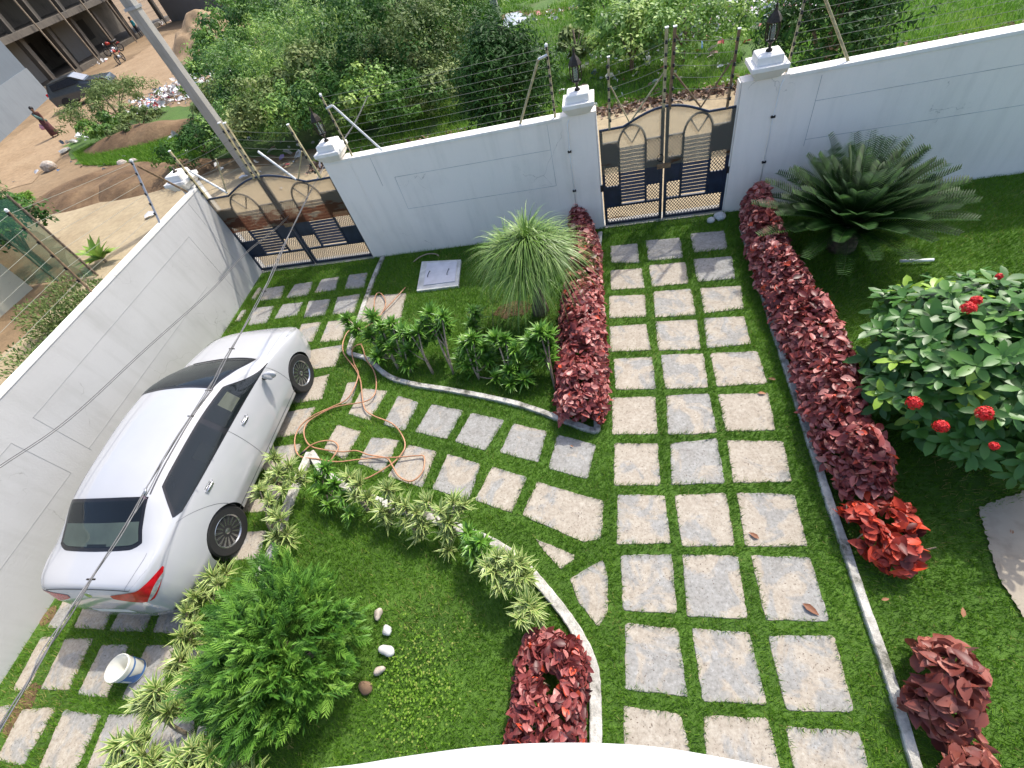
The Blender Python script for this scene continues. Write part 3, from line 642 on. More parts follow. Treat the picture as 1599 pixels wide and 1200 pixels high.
# ================================================================== WALLS
FY0, FY1, WT = 7.88, 8.07, 2.09
def wall_thing(name, label, build):
    t = thing(name, (0,0,0), 0, label, 'boundary wall', 'white garden boundary walls'); build(t); return t
def front_piece(t, x0, x1):
    MB().box(x0,x1,FY0,FY1,-0.1,WT-0.05).build('wall_body', 'wall_front', t)
    MB().box(x0,x1,FY0-0.012,FY1+0.012,WT-0.05,WT).build('coping', 'cap_white', t, bevel=0.006)
def grooves(t, segs, plane=lambda a,z: (a, FY0-0.001, z), mat='groove', w_=0.008, up=(0,1,0)):
    m_ = MB()
    for (a0,z0,a1,z1) in segs: m_.bar(plane(a0,z0), plane(a1,z1), w_*0.8, 0.003, up=up)
    return m_.build('plaster_groove', mat, t)
def wallA(t):
    front_piece(t, -5.13, -0.24)
    MB().box(-0.75,-0.235,FY0-0.018,FY1+0.03,-0.1,WT+0.01).build('pillar','wall_front',t)
    MB().box(-0.232,-0.212,FY0+0.02,FY1+0.02,0,WT).build('jamb_trim','cap_white',t)
    MB().box(-5.13,-4.62,FY0-0.010,FY1+0.03,-0.1,WT+0.006).build('pillar','wall_front',t)
    A,B = on_y(610,285,FY0), on_y(823,206,FY0); Cc, Dd = on_y(622,322,FY0), on_y(832,287,FY0)
    grooves(t, [(-3.9,1.62,-1.0,1.62),(-3.9,1.62,-3.9,0.98),(-3.9,0.98,-1.0,0.98),(-1.0,1.62,-1.0,0.98),(-4.2,2.03,-4.2,1.5),(-1.0,2.03,-1.0,1.62)])
def wallB(t):
    front_piece(t, 1.90, 14.0)
    MB().box(1.895,2.52,FY0-0.018,FY1+0.03,-0.1,WT+0.012).build('pillar','wall_front',t)
    MB().box(1.872,1.892,FY0+0.02,FY1+0.02,0,WT).build('jamb_trim','cap_white',t)
    grooves(t, [(2.95,1.66,9.0,1.66),(2.95,2.0,2.95,1.0),(2.95,1.1,9.0,1.1)])
def wallC(t):
    # left boundary: inner face from (-8.02,7.9) to (-7.45,-4); sunlit coping
    a = Vector((-8.02,7.9)); b = Vector((-7.44,-4.0)); d = (b-a).normalized(); nn = Vector((d.y,-d.x))   # outward (-x)
    if nn.x > 0: nn = -nn
    def prism(w0,w1,z0,z1,mat,name,bev=0):
        p = [a+nn*w0, b+nn*w0, b+nn*w1, a+nn*w1]
        p[3] = p[3]-d*0.25; p[0] = p[0]-d*0.0
        m_ = MB().prism([(q.x,q.y) for q in p][::-1], z0, z1); return m_.build(name, mat, t, bevel=bev)
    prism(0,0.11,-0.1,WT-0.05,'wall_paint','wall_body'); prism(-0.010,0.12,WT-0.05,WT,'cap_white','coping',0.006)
    pl = lambda s,z: (*(a+d*s-nn*0.001), z)
    up = (nn.x,nn.y,0)
    grooves(t, [(1.0,1.62,5.2,1.62),(1.0,1.62,1.0,0.0),(5.2,1.62,5.2,0.75),(5.6,1.62,10,1.62),(5.6,1.62,5.6,0.8),(5.6,0.8,10,0.8),(1.5,0.8,5.2,0.8),(0.45,2.0,0.45,0.0)], pl, 'groove_soft', 0.009, up)
wA = wall_thing('boundary_wall', 'White front wall with grooved panel between the big gate and the small gate', wallA)
wB = wall_thing('boundary_wall', 'White front wall with sunlit coping behind the cycad, right of the small gate', wallB)
wC = wall_thing('boundary_wall', 'White stained left wall with sunlit coping beside the parked white car', wallC)
# gate pillar at the corner (belongs to the left wall)
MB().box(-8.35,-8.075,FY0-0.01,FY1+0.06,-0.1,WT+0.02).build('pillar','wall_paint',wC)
MB().box(-8.073,-8.055,FY0+0.02,FY1+0.02,0,WT-0.1).build('jamb_trim','cap_white',wC)
# gate sills
m_ = MB().box(-8.0,-5.13,7.84,8.12,-0.05,0.02); s1 = m_.build('gate_sill','concrete_light'); tag(s1,'Low concrete threshold under the big gate','threshold','gate thresholds')
m_ = MB().box(-0.21,1.87,7.84,8.12,-0.05,0.02); s1 = m_.build('gate_sill','concrete_light'); tag(s1,'Low concrete threshold under the small gate','threshold','gate thresholds')

def cap(x, label):
    t = thing('pillar_cap', (x, 7.97, WT), 0, label, 'pillar cap', 'stepped white pillar caps')
    m_ = MB().lathe([(0.20,0.012),(0.24,0.03),(0.33,0.13),(0.345,0.14),(0.345,0.20)], 4, sq=True); m_.build('cap_base','cap_white',t,bevel=0.008)
    m_ = MB().lathe([(0.245,0.20),(0.235,0.30),(0.20,0.315)], 4, sq=True); m_.build('cap_top','cap_white',t,bevel=0.006)
    return t
def lantern(x, label, tilt=0):
    t = thing('garden_lantern', (x, 7.97, WT+0.315), 0, label, 'lantern', 'bronze pillar lanterns')
    MB().lathe([(0.045,0),(0.045,0.02),(0.018,0.04),(0.018,0.09),(0.05,0.12),(0.075,0.13)],8).build('base','bronze',t,True)
    for k in range(6):
        an = PI/3*k; c,s = math.cos(an), math.sin(an)
        MB().tube([(0.07*c,0.07*s,0.13),(0.085*c,0.085*s,0.24),(0.078*c,0.078*s,0.34)],0.009,5).build('bar','bronze',t)
    MB().lathe([(0.035,0.13),(0.045,0.2),(0.035,0.3),(0.01,0.32)],10).build('bulb_glass','lampglass',t,True)
    MB().lathe([(0.095,0.34),(0.10,0.35),(0.07,0.41),(0.03,0.46),(0.016,0.5),(0.02,0.52),(0.002,0.57)],6).build('roof','bronze',t)
    if tilt: t.rotation_euler = (0, tilt, 0)
    return t
for x, w_, l in [(-8.28,'at the left corner of the big gate',0),(-4.90,'between the big gate and the long front wall',1),(-0.47,'left of the small gate',1),(2.21,'right of the small gate',1)]:
    cap(x, 'Stepped white pillar cap '+w_)
    if l: lantern(x, 'Bronze cage lantern on the pillar '+w_)
t_ = thing('lantern_stub', (-8.28,7.97,WT+0.315), 0, 'Short bare metal stub on the corner pillar without its lantern', 'stub')
MB().lathe([(0.05,0),(0.05,0.015),(0.022,0.02),(0.022,0.08)],10).build('stub_pipe','bronze',t_,True)

# conduits on the pillars
def conduit(x, label):
    t = thing('conduit', (x, FY0-0.035, 0), 0, label, 'conduit', 'thin wall conduits')
    MB().tube([(0,0,0.3),(0,0,1.5),(0.02,0,1.98),(0.1,0.06,2.16)],0.009,6).build('pipe','pvc',t,True)
    for z in (0.85,1.55): MB().box(-0.03,0.03,-0.012,0.018,z-0.015,z+0.015).build('clip','blackmetal',t)
conduit(-0.69, 'Thin white conduit running down the wall just left of the small gate'); conduit(2.40, 'Thin white conduit running down the pillar right of the small gate')

# ================================================================== GATES
def lattice(m_, x0, x1, z0, z1, y, sp=0.052, w_=0.009):
    for sgn in (1,-1):
        k = -int((z1-z0)/sp)-2
        while True:
            xs = x0+k*sp
            if xs > x1+(z1-z0): break
            # line x = xs + s*(z - z0) (or mirrored)
            if sgn == 1: a = (xs, z0); b = (xs+(z1-z0)*0.8, z1)
            else: a = (xs+(z1-z0)*0.8, z0); b = (xs, z1)
            # clip to x range
            ax,az = a; bx,bz = b
            if ax > bx: ax,az,bx,bz = bx,bz,ax,az
            if bx > x0 and ax < x1:
                if ax < x0: az = az+(bz-az)*(x0-ax)/(bx-ax); ax = x0
                if bx > x1: bz = az+(bz-az)*(x1-ax)/(bx-ax); bx = x1
                if bx-ax > 0.005: m_.bar((ax,y+0.004*sgn,az),(bx,y+0.004*sgn,bz), 0.006, w_)
            k += 1
def hgt(t, h0, h1): return h0 if t < 0.38 else h0+(h1-h0)*math.sin(PI/2*(t-0.38)/0.62)**1.0
def gate(x0, x1, h0, h1, label, sheetm, posts, braces, wires):
    t = thing('metal_gate', ((x0+x1)/2, 7.93, 0), 0, label, 'gate', 'navy metal gates with lattice and louvres')
    W = (x1-x0)/2; zb = 0.03
    for sg in (-1, 1):                       # sg=+1 right leaf; u measured from the meeting stile outwards
        X = lambda u: sg*u
        fr = MB()
        fr.box(*sorted((X(0.012),X(0.062))),-0.02,0.02,zb,h1-0.005)
        fr.box(*sorted((X(W-0.05),X(W))),-0.02,0.02,zb,h0+0.01)
        fr.box(*sorted((X(0.062),X(W-0.05))),-0.018,0.018,zb,zb+0.05)
        fr.box(*sorted((X(0.062),X(W-0.05))),-0.018,0.018,0.38,0.42)
        c1, c2 = W*0.285, W*0.71
        fr.box(*sorted((X(c1-.018),X(c1+.018))),-0.017,0.017,0.42,1.46)
        fr.box(*sorted((X(c2-.018),X(c2+.018))),-0.017,0.017,0.42,1.46)
        pr = [(X(W*(1-i/24.)), hgt(i/24., h0, h1)) for i in range(25)]
        fr.tube([(p[0],0,p[1]) for p in pr], 0.02, 6)
        for (a,b,z) in ((0.062,c1,0.73),(0.062,c1,1.14),(0.062,c1,1.5),(c2,W-.05,0.77),(c2,W-.05,1.14),(c2,W-.05,1.54)):
            fr.box(*sorted((X(a),X(b))),-0.014,0.014,z-0.012,z+0.012)
        fr.build('frame','navy',t)
        la = MB()
        for (a,b,z0,z1) in ((0.062,W-.05,zb+.05,0.38),(0.062,c1-.018,0.42,0.72),(0.062,c1-.018,1.15,1.49),(c2+.018,W-.05,0.78,1.13)):
            xa, xb = sorted((X(a),X(b))); la = MB(); lattice(la, xa, xb, z0, z1, 0.0); la.build('lattice','navy',t)
        pl = MB()
        for (a,b,z0,z1) in ((0.062,c1-.018,0.742,1.128),(c2+.018,W-.05,0.42,0.758),(c2+.018,W-.05,1.152,1.528)):
            xa, xb = sorted((X(a),X(b))); MB().box(xa,xb,-0.004,0.004,z0,z1).build('solid_panel','navy',t)
        lv = MB(); z = 0.46
        xa, xb = sorted((X(c1+.018),X(c2-.018)))
        while z < 1.44:
            lv.add([(xa,-0.012,z),(xb,-0.012,z),(xb,0.018,z+0.036),(xa,0.018,z+0.036),(xa,-0.010,z-0.003),(xb,-0.010,z-0.003),(xb,0.020,z+0.033),(xa,0.020,z+0.033)],
                   [(0,1,2,3),(7,6,5,4),(0,4,5,1),(3,2,6,7),(0,3,7,4),(1,5,6,2)]); z += 0.062
        lv.build('louvre','navy',t)
        cx = (c1+c2)/2; rx = (c2-c1)/2
        ar = [(X(cx)+rx*math.cos(a)*1.0, 0, 1.46+ (h0-1.46)*1.02*math.sin(a)) for a in np.linspace(0,PI,17)]
        MB().tube(ar,0.018,6).tube([(X(cx-rx*.6),0,h0-0.06),(X(cx),0,1.49),(X(cx+rx*.6),0,h0-0.06)],0.014,6).build('arch','navy',t)
        # weathered plastic sheet wired over the upper half, garden side
        sh = MB(); zs = 1.03
        cols_ = 24; v = []
        for i in range(cols_+1):
            u = W*(1-i/cols_)*0.995+0.004; zz = hgt(i/cols_, h0, h1)-0.01
            v += [(X(u),-0.024-0.006*math.sin(i*0.9),zs),(X(u),-0.024-0.008*math.sin(i*1.3+1),(zs+zz)/2),(X(u),-0.026,zz)]
        sh.add(v, [(3*i+k,3*i+k+1,3*i+k+4,3*i+k+3) for i in range(cols_) for k in (0,1)])
        sh.build('plastic_sheet',sheetm,t,True)
        MB().box(*sorted((X(W-.01),X(W+.045))),-0.03,0.012,0.72,0.84).build('hinge','blackmetal',t)
        MB().box(*sorted((X(W-.01),X(W+.045))),-0.03,0.012,1.2,1.3).build('hinge','blackmetal',t) if False else None
    MB().box(-0.11,0.11,-0.05,-0.02,0.99,1.07).build('latch','postrust',t)
    MB().tube([(-0.06+0.05*math.cos(a),-0.04,1.17+0.06*math.sin(a)) for a in np.linspace(0,2*PI,13)],0.006,5).build('pull_ring','blackmetal',t)
    ox = (x0+x1)/2
    for (xa,za,xb,zb_,wd,mt) in posts:
        MB().bar((xa-ox,0.0,za),(xb-ox,0.0,zb_),wd,wd).build('fence_post',mt,t)
        MB().box(xb-ox-wd*.6,xb-ox+wd*.6,-wd*.6,wd*.6,zb_,zb_+0.012).build('post_cap','pvc',t)
    for (xa,za,xb,zb_,rr,mt) in braces: MB().tube([(xa-ox,0,za),(xb-ox,0,zb_)],rr,8).build('brace',mt,t)
    wm = MB()
    for (xa,za,xb,zb_,k) in wires:
        for j in range(k):
            f_ = (j+0.35)/k; p = (xa-ox,-0.02,za[0]+(za[1]-za[0])*f_); q = (xb-ox,-0.02,zb_[0]+(zb_[1]-zb_[0])*f_)
            mid = ((p[0]+q[0])/2,-0.02,(p[2]+q[2])/2-0.015); wm.tube([p,mid,q],0.0028,4)
            for e in (p,q):
                MB_i = MB().lathe([(0.004,-0.02),(0.018,-0.02),(0.018,-0.006),(0.009,0),(0.018,0.006),(0.018,0.02),(0.004,0.02)],8,c=(e[0],-0.03,e[2]))
                MB_i.build('insulator','blackmetal',t,True)
    wm.build('wire','wire',t)
    return t
g2 = gate(-0.19, 1.87, 1.76, 1.95, 'Small navy double gate with clear dusty sheet, at the head of the straight path', 'sheet_clean',
  [(-0.02,1.76,0.02,2.76,0.035,'postpaint'),(0.81,1.9,0.82,2.96,0.042,'postpaint'),(0.90,1.9,0.93,2.95,0.042,'postrust'),(1.74,1.76,1.77,2.76,0.035,'postrust')],
  [(0.30,1.80,0.03,2.38,0.011,'postpaint'),(0.30,1.80,0.80,2.42,0.013,'postpaint'),(1.36,1.84,0.95,2.38,0.013,'postrust'),(1.36,1.84,1.73,2.40,0.013,'postrust')],
  [(0.0,(1.85,2.75),0.82,(1.98,2.9),6),(0.93,(1.98,2.9),1.76,(1.85,2.75),6)])
g1 = gate(-8.05, -5.13, 1.80, 2.05, 'Big navy double gate with rusty brown sheet over its top, at the driveway end', 'sheet_rusty',
  [(-8.0,1.8,-8.02,2.78,0.035,'postpaint'),(-6.70,2.0,-6.66,3.04,0.042,'postpaint'),(-6.58,2.0,-6.56,3.02,0.042,'postpaint'),(-5.36,1.82,-5.42,2.79,0.036,'postpaint')],
  [(-7.48,1.86,-7.92,2.38,0.022,'galv'),(-7.50,1.84,-7.2,2.5,0.013,'postpaint'),(-5.86,1.86,-6.28,2.48,0.022,'galv'),(-5.84,1.85,-5.44,2.34,0.013,'postpaint')],
  [(-8.0,(1.9,2.75),-6.66,(2.1,3.0),6),(-6.56,(2.1,3.0),-5.4,(1.9,2.75),6)])

# ================================================================== ELECTRIC FENCES ON THE WALLS
def efence(posts, label, nw=8, y=7.97, strut=(), flat_dir=None):
    """posts: list of (x,y,top x,top y,ztop)"""
    t = thing('electric_fence', posts[0][:2]+(WT,), 0, label, 'electric fence', 'electric fences along the wall tops')
    o = Vector((*posts[0][:2], WT)); L = lambda p: tuple(Vector(p)-o)
    for (x,y_,tx,ty,zt,mt) in posts:
        MB().tube([L((x,y_,WT-0.02)),L((tx,ty,zt))],0.019,8).build('post',mt,t)
        MB().lathe([(0.022,0),(0.024,0.03),(0.004,0.045)],8,c=L((tx,ty,zt-0.01))).build('post_cap','pvc',t)
    for (a,b,mt) in strut: MB().tube([L(a),L(b)],0.019,8).build('brace',mt,t)
    wm = MB(); ins = MB()
    for i in range(len(posts)-1):
        a = posts[i]; b = posts[i+1]
        for j in range(nw):
            f = (j+1)/nw*0.97
            p = Vector((a[0]+(a[2]-a[0])*f, a[1]+(a[3]-a[1])*f, WT+(a[4]-WT)*f)); q = Vector((b[0]+(b[2]-b[0])*f, b[1]+(b[3]-b[1])*f, WT+(b[4]-WT)*f))
            mid = (p+q)/2; mid.z -= 0.004*(p-q).length
            wm.tube([L(p),L(mid),L(q)],0.0026,4)
            for e in (p,q): ins.lathe([(0.004,-0.02),(0.017,-0.02),(0.017,-0.006),(0.009,0),(0.017,0.006),(0.017,0.02),(0.004,0.02)],8,c=L(e-Vector((0,0.02,0))))
    wm.build('wire','wire',t); ins.build('insulator','blackmetal',t,True)
    return t
efence([(-4.55,7.95,-4.6,7.97,3.09,'postpaint'),(-0.86,7.95,-0.85,7.97,3.06,'postpaint')], 'Electric fence wires on galvanised posts along the wall between the two gates', 8,
  strut=[((-3.94,7.95,WT-.02),(-4.47,7.95,2.92),'galv'),((-4.47,7.95,2.92),(-4.6,7.95,2.90),'galv'),((-1.45,7.95,WT-.02),(-0.99,7.95,2.92),'postpaint'),((-0.99,7.95,2.92),(-0.85,7.95,2.95),'galv')])
efence([(2.49,7.95,2.54,7.97,3.05,'postpaint'),(13.5,7.95,13.5,7.97,3.05,'postpaint')], 'Electric fence wires on a braced post along the wall behind the cycad', 8,
  strut=[((3.28,7.95,WT-.02),(2.73,7.95,2.95),'postpaint')])
efence([(-8.02,6.65,-8.05,7.12,3.0,'steel'),(-7.98,4.76,-8.05,4.91,3.4,'postrust'),(-7.55,-2.5,-7.6,-2.5,3.3,'steel')], 'Electric fence wires on grey posts along the top of the left wall', 6,
  strut=[((-8.12,7.75,WT-.02),(-8.07,7.16,2.9),'postrust')])
# cable ties and junction cluster on the leaning post handled as insulators

# ================================================================== UTILITY POLES AND CABLES
t = thing('utility_pole', (-11.45,13.6,0), 0, 'Tall thick grey concrete utility pole beyond the big gate', 'utility pole', 'concrete utility poles')
MB().add([(-0.17,-0.12,-0.1),(0.17,-0.12,-0.1),(0.17,0.12,-0.1),(-0.17,0.12,-0.1),(-0.55,-0.09,9),(-0.31,-0.09,9),(-0.31,0.09,9),(-0.55,0.09,9)],
   [(0,1,5,4),(1,2,6,5),(2,3,7,6),(3,0,4,7),(4,5,6,7),(3,2,1,0)]).build('pole','concrete_light',t,bevel=0.015)
MB().box(-0.40,-0.04,-0.13,0.13,4.35,4.41).build('metal_band','steel',t)
t = thing('utility_pole', (-4.1,22.0,0), 0, 'Slim grey concrete utility pole behind the round dark shrub', 'utility pole', 'concrete utility poles')
MB().add([(-0.14,-0.1,-0.1),(0.14,-0.1,-0.1),(0.14,0.1,-0.1),(-0.14,0.1,-0.1),(-0.02,-0.07,8.5),(0.16,-0.07,8.5),(0.16,0.07,8.5),(-0.02,0.07,8.5)],
   [(0,1,5,4),(1,2,6,5),(2,3,7,6),(3,0,4,7),(4,5,6,7),(3,2,1,0)]).build('pole','concrete_light',t,bevel=0.012)

def invd(px_list, dA, dB):
    """points along a straight run seen from depth dA to dB"""
    P = [Vector(p) for p in px_list]; L = [0]
    for i in range(1,len(P)): L.append(L[-1]+(P[i]-P[i-1]).length)
    out = []
    for p, l in zip(P, L):
        s_ = l/L[-1]; out.append(atd(p.x, p.y, 1/((1-s_)/dA+s_/dB)))
    return out
t = thing('service_cable', (0,0,0), 0, 'Bundle of twisted service wires with spacers sagging down over the white car to the house', 'cable', 'overhead cables')
main = invd([(-60,1235),(30,1090),(75,1010),(142,905),(212,795),(268,695),(325,610),(362,545),(412,455),(455,360),(505,262),(560,180),(600,80),(622,-10),(640,-80)], 3.0, 34)
mp = catmull(main, 10)
for k, (mt, rr) in enumerate([('cable',0.0058),('cable_al',0.005),('cable_al',0.0042)]):
    pts = []
    for i, p in enumerate(mp):
        a = i*0.22+k*2.1; am = 0.012*(1+0.7*math.sin(i*0.31+k)); pts.append(p+Vector((math.cos(a)*am, math.sin(a)*am*0.5, math.sin(a)*am)))
    MB().tube(pts, rr, 6).build('cable_strand', mt, t, True)
for (sx,sy) in [(142,905),(303,655),(325,608),(362,543),(412,452),(455,360),(500,262),(565,165)]:
    j = min(range(len(mp)), key=lambda i: (Vector((sx,sy))-Vector(((lambda v:(799.5+FPX*v[0]/v[2], 600+FPX*v[1]/v[2]))(MC@(np.array(mp[i])-np.array([0,0,CAMH]))))) ).length)
    p = mp[j]; rt = Vector(MC[0]); MB().tube([p-rt*0.035,p+rt*0.035],0.008,6).build('spacer','bronze',t)
p = mp[min(range(len(mp)), key=lambda i: abs((MC@(np.array(mp[i])-np.array([0,0,CAMH])))[1]/(MC@(np.array(mp[i])-np.array([0,0,CAMH])))[2]*FPX+600-778))]
rt = Vector(MC[0]); MB().add([p+rt*0.01,p-rt*0.035+Vector((0,0,-0.01)),p-rt*0.02+Vector((0,-0.02,-0.05)),p+Vector((0.005,-0.01,-0.045))],[(0,1,2,3)]).build('tape_tag','bag_pink',t)
MB().tube([p+Vector((0.0,0,0.0)),p+rt*0.02+Vector((0.0,0.03,0.02)),p+rt*0.005+Vector((0,0.06,0.03))],0.012,6).build('wire_knot','steel',t,True)
t = thing('thin_cable', (0,0,0), 0, 'Pair of thin dark wires crossing in front of the left wall towards the big gate', 'cable', 'overhead cables')
m2 = catmull(invd([(-60,776),(0,731),(110,655),(230,545),(330,455),(385,396),(440,350),(500,285),(520,262)], 4.2, 11.5), 8)
for dz in (0, 0.02): MB().tube([q+Vector((0,0,dz)) for q in m2], 0.0042, 5).build('cable_strand','cable',t,True)

# ================================================================== GARDEN OBJECTS
# manhole
q = [at(652,458),at(660,412),at(721,409),at(717,450)]
t = thing('manhole_cover', sum(q,Vector())/4, 0, 'Square white concrete manhole cover with two lifting handles in the island lawn', 'manhole cover')
o_ = t.location.copy(); loc = [p-o_ for p in q]
MB().prism([(p.x,p.y) for p in loc][::-1], -0.03, 0.055).build('rim','manhole_rim',t,bevel=0.006)
MB().prism([(p.x*0.76+0.03,p.y*0.76+0.02) for p in loc][::-1], 0.0555, 0.075).build('lid','manhole',t,bevel=0.004)
for sx in (-1,1): MB().tube([(sx*0.2,0.09,0.075),(sx*0.2,0.07,0.10),(sx*0.2-0.01,-0.07,0.10),(sx*0.2-0.01,-0.09,0.075)],0.006,6).build('handle','blackmetal',t,True)

def hose(segs, label):
    t = thing('garden_hose', (0,0,0), 0, label, 'hose')
    for px in segs:
        pts = catmull([at(400+x/3.198, 440+y/3.198, 0.065+0.012*math.sin(i*1.7)) for i,(x,y) in enumerate(px)], 6)
        MB().tube(pts, 0.0105, 8).build('hose_length','hose',t,True)
    MB().tube([at(400+215/3.198,440+870/3.198,0.06),at(400+250/3.198,440+840/3.198,0.06)],0.016,8).build('coupling','blackmetal',t,True)
hose([[(745,30),(700,80),(645,138),(610,172),(590,135),(595,75),(615,55),(642,85),(642,130),(600,190),(530,235),(465,245),(435,300),(438,360),(490,430),(520,490),(530,580),(545,640),(590,672),(680,710),(730,770),(742,830),(700,890),(640,935),(560,980),(530,985)],
 [(528,312),(495,322),(478,350),(490,410),(510,460),(490,530),(450,590),(370,630),(280,672),(215,730),(192,800),(215,870),(300,885),(400,900),(500,890),(600,880),(700,878),(800,870),(838,875),(835,940),(800,985),(760,997),(710,970),(680,920),(650,882),(560,865),(500,845),(430,850),(340,840),(270,820),(240,770),(248,715),(300,672),(400,625),(540,600),(590,565),(600,500),(585,440),(550,390),(535,340),(525,315)],
 [(365,905),(395,860),(410,825),(385,798),(330,797),(270,820),(215,870)]], 'Long tangled brown garden hose lying across the cross path')
t = thing('garden_hose', (0,0,0), 0, 'Short end of pale hose in the grass beside the manhole cover', 'hose')
MB().tube(catmull([at(x,y,0.06) for x,y in [(646,409),(655,402),(668,397),(680,397),(685,400)]],6),0.012,8).build('hose_length','barkpale',t,True)
t = thing('drain_pipe', at(1431,407,0.04), 0, 'Short white pipe lying in the right lawn below the cycad', 'pipe')
a = at(1405,408,0.055)-t.location; b = at(1458,406,0.055)-t.location
MB().tube([a,b],0.022,10).build('pipe','pvc',t,True)

# bucket lying on its side
t = thing('bucket', at(216,1049,0.0), 0.9, 'Open white paint bucket with blue printed band standing behind the car', 'bucket')
ax = (at(178,1045,0.19)-at(222,1044,0.16)).normalized(); ax.z = 0.25; ax.normalize()
rot = Matrix.Rotation(0.0,3,'Z')
m_ = MB().lathe([(0.001,-0.15),(0.125,-0.15),(0.132,-0.14),(0.150,0.13),(0.158,0.135),(0.158,0.16),(0.150,0.165),(0.143,0.13),(0.125,-0.135),(0.001,-0.135)],32,rot=rot); m_.build('bucket_body','bucket_white',t,auto=35)
m_ = MB(); 
for (z0,z1) in ((-0.12,-0.09),(0.05,0.075)): 
    rows = [[rot@Vector(((0.1355+(z+0.14)*0.0667)*math.cos(a),(0.1355+(z+0.14)*0.0667)*math.sin(a),z)) for a in np.linspace(0,2*PI,33)] for z in (z0,z1)]; m_.grid(rows)
for k in range(3):
    a0 = k*2.1+0.2; rows = [[rot@Vector(((0.1358+(z+0.14)*0.0667)*math.cos(a),(0.1358+(z+0.14)*0.0667)*math.sin(a),z)) for a in np.linspace(a0,a0+0.9-(z+0.1)*3,9)] for z in np.linspace(-0.09,0.05,6)]; m_.grid(rows)
m_.build('printed_band','bucket_blue',t,True)
pts = [rot@Vector((0.162*math.cos(a),0.150*math.sin(a)+0.02,0.12-0.15*math.sin(a))) for a in np.linspace(0,PI,14)]
MB().tube(pts,0.004,6).build('wire_handle','blackmetal',t,True)
t.location.z = 0.145; t.scale = (0.9,0.9,0.9)

# pebbles ringed round the juniper
for i,(x,y,sx,sy,wd) in enumerate([(590,959,.045,.065,'Pinkish round stone furthest up the ring beside the juniper'),(604,985,.055,.06,'White round stone second from the top beside the juniper'),(604,1016,.06,.085,'Largest pale speckled stone beside the juniper'),(592,1047,.04,.06,'Small tan stone half in grass beside the juniper'),(570,1074,.07,.07,'Dark brown stone lowest beside the juniper')]):
    bm = bmesh.new(); bmesh.ops.create_icosphere(bm, subdivisions=3, radius=1)
    for v in bm.verts:
        nz = 1+0.12*math.sin(v.co.x*3+i)+0.1*math.sin(v.co.y*4+i*2); v.co = Vector((v.co.x*sx*nz, v.co.y*sy*nz, v.co.z*0.045*nz))
    for f in bm.faces: f.smooth = True
    me = bpy.data.meshes.new('stone'); bm.to_mesh(me); bm.free(); me.materials.append(MATS['soil' if i==4 else 'pebble' if i in (0,3) else 'manhole_rim'])
    o = bpy.data.objects.new('stone', me); link(o); o.location = at(x,y,0.04); o.rotation_euler = (0,0,i*0.7); tag(o, wd, 'stone', 'stones around the juniper')

def fallen(px, py, L, ang, label, z=0.03):
    p = at(px,py,z); P = np.array([[p.x,p.y,z]]); D = np.array([[math.cos(ang),math.sin(ang),0.08]])
    o = npmesh('fallen_leaf', [leaves(P-D*L/2,D,np.array([[0,0,1.0]]),np.array([L]),np.array([L*0.42]),np.array([random.random()]),fold=0.25,droop=0.1)], 'deadleaf')
    tag(o, label, 'fallen leaf', 'dead brown leaves on the ground')
fallen(1267,952,0.15,-0.7,'Brown fallen leaf on the grey slab of the ninth row, right column')
fallen(1177,836,0.11,2.5,'Brown fallen leaf on the edge of the eighth row slab, right column')
fallen(1205,592,0.10,2.8,'Brown fallen leaf near the kerb beside the fifth row slab')
fallen(1504,956,0.09,1.2,'Brown fallen leaf in the shaded grass above the lower right shrub',0.07)
fallen(1383,936,0.07,0.2,'Small brown fallen leaf in the grass beside the long kerb',0.07)
fallen(1190,614,0.10,-0.2,'Brown fallen leaf at the top of the sixth row slab, right column')
fallen(893,697,0.05,-0.5,'Tiny reddish leaf on the last grey slab of the cross path')
fallen(1580,830,0.06,1.1,'Tiny dark leaf on the concrete path at the right edge')

